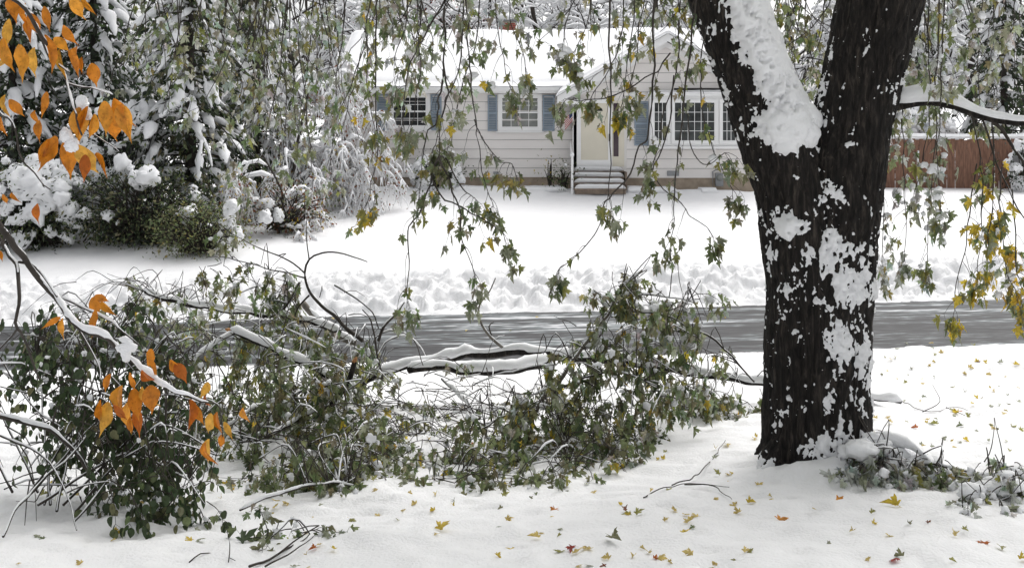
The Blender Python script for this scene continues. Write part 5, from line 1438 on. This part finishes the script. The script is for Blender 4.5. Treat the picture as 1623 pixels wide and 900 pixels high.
lumps(G, pts, [(q * 1.3, q, q * .8) for q in RNG.uniform(.035, .10, len(pts))], 2, .6, 13); G.build('snow_cap', 'tree_snow', c1, 'stuff')
c2 = downed('leaf_clump', 'snow-dusted fallen twigs with a few leaves at the right edge', [
    ([(1525, 770, 8.9), (1560, 765, 8.9), (1600, 775, 8.8), (1660, 800, 8.7)], .010, .006, .05, 'twig_bark'),
    ([(1530, 860, 8.2), (1570, 820, 8.4), (1610, 790, 8.6), (1650, 770, 8.7)], .008, .004, .03, 'twig_bark'),
    ([(1555, 880, 8.0), (1590, 850, 8.2), (1640, 830, 8.3)], .008, .004, .03, 'twig_bark')],
   [(1590, 800, 50, 45, 8.4, 8.9, 24, [('frost', 6), ('pale', 3), ('grn', 1), ('lime', 1)], .10, 'maple', 1.0, .22), (1560, 850, 40, 30, 8.0, 8.4, 6, [('frost', 3), ('pale', 2)], .08, 'maple', 1.0, .25)],
   [(1590, 800, 50, 60, 8.3, 8.9, 8, .3)], 100, .5, .4, 53)
G = Geo(); pts = [at(RNG.normal(1595, 28), RNG.normal(795, 28), RNG.uniform(8.5, 8.8)) for _ in range(26)]
lumps(G, pts, [(q * 1.3, q, q * .7) for q in RNG.uniform(.03, .10, len(pts))], 2, .45, 15); G.build('snow_cap', 'tree_snow', c2, 'stuff')
for c in (c1, c2): c['category'] = 'twigs'
def ground_twig(label, strands, r=.006):
    P0 = ground_hit(*strands[0][0])
    t = thing('fallen_twig', label, 'twig', tuple(P0))
    for s_ in strands:
        W3 = []
        for p in s_:
            q = ground_hit(p[0], p[1] + (p[2] if len(p) > 2 else 0))
            if len(p) > 2: q = at(p[0], p[1], q[1])
            W3.append(q + [0, 0, .02])
        P = curve(W3, .05, .008, len(s_)); G = Geo(); G.tube(P, np.linspace(r, r * .4, len(P)), 5); G.build('strand', 'twig_bark', t)
ground_twig('arching bare twig on the snow between the branches and the trunk', [[(1020, 792), (1045, 778), (1090, 770), (1155, 776)], [(1065, 772), (1100, 758), (1125, 735), (1150, 700)], [(1085, 771), (1130, 774), (1160, 795)]])
ground_twig('bare twig lying on the snow right of the trunk, below the mound', [[(1418, 632), (1470, 655), (1510, 648), (1545, 655)], [(1462, 655), (1490, 640, 14), (1478, 612, 40)], [(1500, 648), (1530, 660)]])
ground_twig('thin forked twig standing in the snow near the right edge', [[(1560, 735), (1572, 712, 20), (1576, 665, 60)], [(1590, 735), (1584, 700, 30), (1576, 665, 60)]])
ground_twig('short dark stick beside the leaf clump right of the trunk', [[(1495, 742), (1520, 752), (1570, 765), (1615, 790)]], .01)
ground_twig('thin upright twig in the bottom left snow', [[(362, 895), (364, 868, 20), (356, 830, 60)]], .004)
ground_twig('dark curved twig in the bottom left corner of the snow', [[(300, 895), (318, 882, 6), (345, 884), (372, 895)]], .005)

# ------------------------------------------------------------------ single leaves fallen on the snow and the road
LM = {}
def ground_leaf(px, py, size, col, label, kind='maple', up=.35):
    p = ground_hit(px, py)
    x, y = float(p[0]), float(p[1])
    z = float(ground_z(np.array([x]), np.array([y]))[0])
    if 18.2 < y < 22.8: z = max(z, ROADZ + TILT * 40 * math.tanh(x / 40))
    v = int(RNG.integers(0, len(LEAF[kind])))
    if (kind, col, v) not in LM:
        V, T = LEAF[kind][v]; LM[(kind, col, v)] = make_mesh('fallen_leaf', V, [T], True, np.array(PAL[col]), 'leaf')
    o = link('fallen_leaf', LM[(kind, col, v)])
    n_ = unit(np.array([RNG.normal() * up, RNG.normal() * up - .15, 1]))
    d = unit(np.cross(n_, rdir())); xx = np.cross(d, n_)
    s_ = size
    o.matrix_basis = Matrix(((xx[0] * s_, d[0] * s_, n_[0] * s_, x), (xx[1] * s_, d[1] * s_, n_[1] * s_, y), (xx[2] * s_, d[2] * s_, n_[2] * s_, z + .012), (0, 0, 0, 1)))
    tag(o, label, 'leaf', 'leaves fallen on the snow')
for a in ((968, 858, .13, 'olive', 'large olive-green leaf at the bottom middle of the snow'), (907, 872, .09, 'red', 'small red leaf left of the large olive-green one'), (1425, 802, .14, 'yellow', 'bright yellow leaf below the frosted clump at the trunk'),
          (1561, 860, .11, 'deep', 'orange leaf beside the twigs at the right edge'), (1420, 890, .08, 'red', 'dark red leaf lying at the bottom right of the snow'), (696, 843, .14, 'yellow', 'bright yellow leaf at the bottom middle left of the snow'),
          (380, 866, .16, 'dark', 'dark green leaf by the upright twig at the bottom left'), (400, 858, .14, 'mid', 'green leaf right of the dark one by the upright twig'), (1325, 792, .12, 'amber', 'orange-yellow leaf just right below the trunk foot'), (1232, 826, .12, 'amber', 'amber leaf just left below the trunk foot'),
          (1520, 655, .11, 'yellow', 'yellow leaf beside the bare twig right of the trunk'), (880, 806, .10, 'orange', 'orange leaf below the leafy branch spray')):
    ground_leaf(*a)
GP = [('straw', 6), ('yellow', 2.5), ('lime', 3), ('brown', .5), ('mid', .5), ('olive', 1.2), ('pale', 3), ('deep', .2)]
CN = dict(straw='straw yellow', yellow='yellow', amber='amber', lime='lime green', brown='brown', mid='green', olive='olive green', pale='pale green', deep='orange', dark='dark green')
cnt = 0
while cnt < 285:
    z_ = RNG.random()
    if z_ < .50: x, y = RNG.uniform(400, 1240), RNG.uniform(690, 895)
    elif z_ < .62: x, y = RNG.uniform(5, 400), RNG.uniform(760, 895)
    elif z_ < .90: x, y = RNG.uniform(1385, 1620), RNG.uniform(548, 720)
    elif z_ < .96: x, y = RNG.uniform(1250, 1620), RNG.uniform(800, 895)
    else: x, y = RNG.uniform(430, 1180), RNG.uniform(500, 550)
    if 1205 < x < 1385 and y < 770: continue
    c = pick(GP)
    zone = ('on the wet road' if y < 556 and x < 1200 else 'right of the trunk' if x > 1385 and y < 740 else 'in front of the trunk' if x > 1240 else 'at the bottom left' if x < 400 else 'in front of the downed branches')
    sz = RNG.uniform(.04, .095)
    if y > 845: zone = 'along the bottom edge ' + ('below the trunk' if x > 1240 else 'below the shrub' if x < 400 else 'in the middle')
    elif zone == 'in front of the downed branches': zone = 'just below the leafy downed spray' if 650 < x < 1000 else 'between the spray and the trunk' if x >= 1000 else 'below the middle of the downed branches'
    elif zone == 'right of the trunk': zone = 'on the mounds right of the trunk' if y < 640 else 'beyond the frosted clumps right of the trunk'
    ground_leaf(x, y, sz, c, ('small ' if sz < .06 else 'larger ' if sz > .08 else '') + f'{CN[c]} fallen leaf ' + ('lying ' + zone if zone == 'on the wet road' else 'on the snow ' + zone))
    cnt += 1
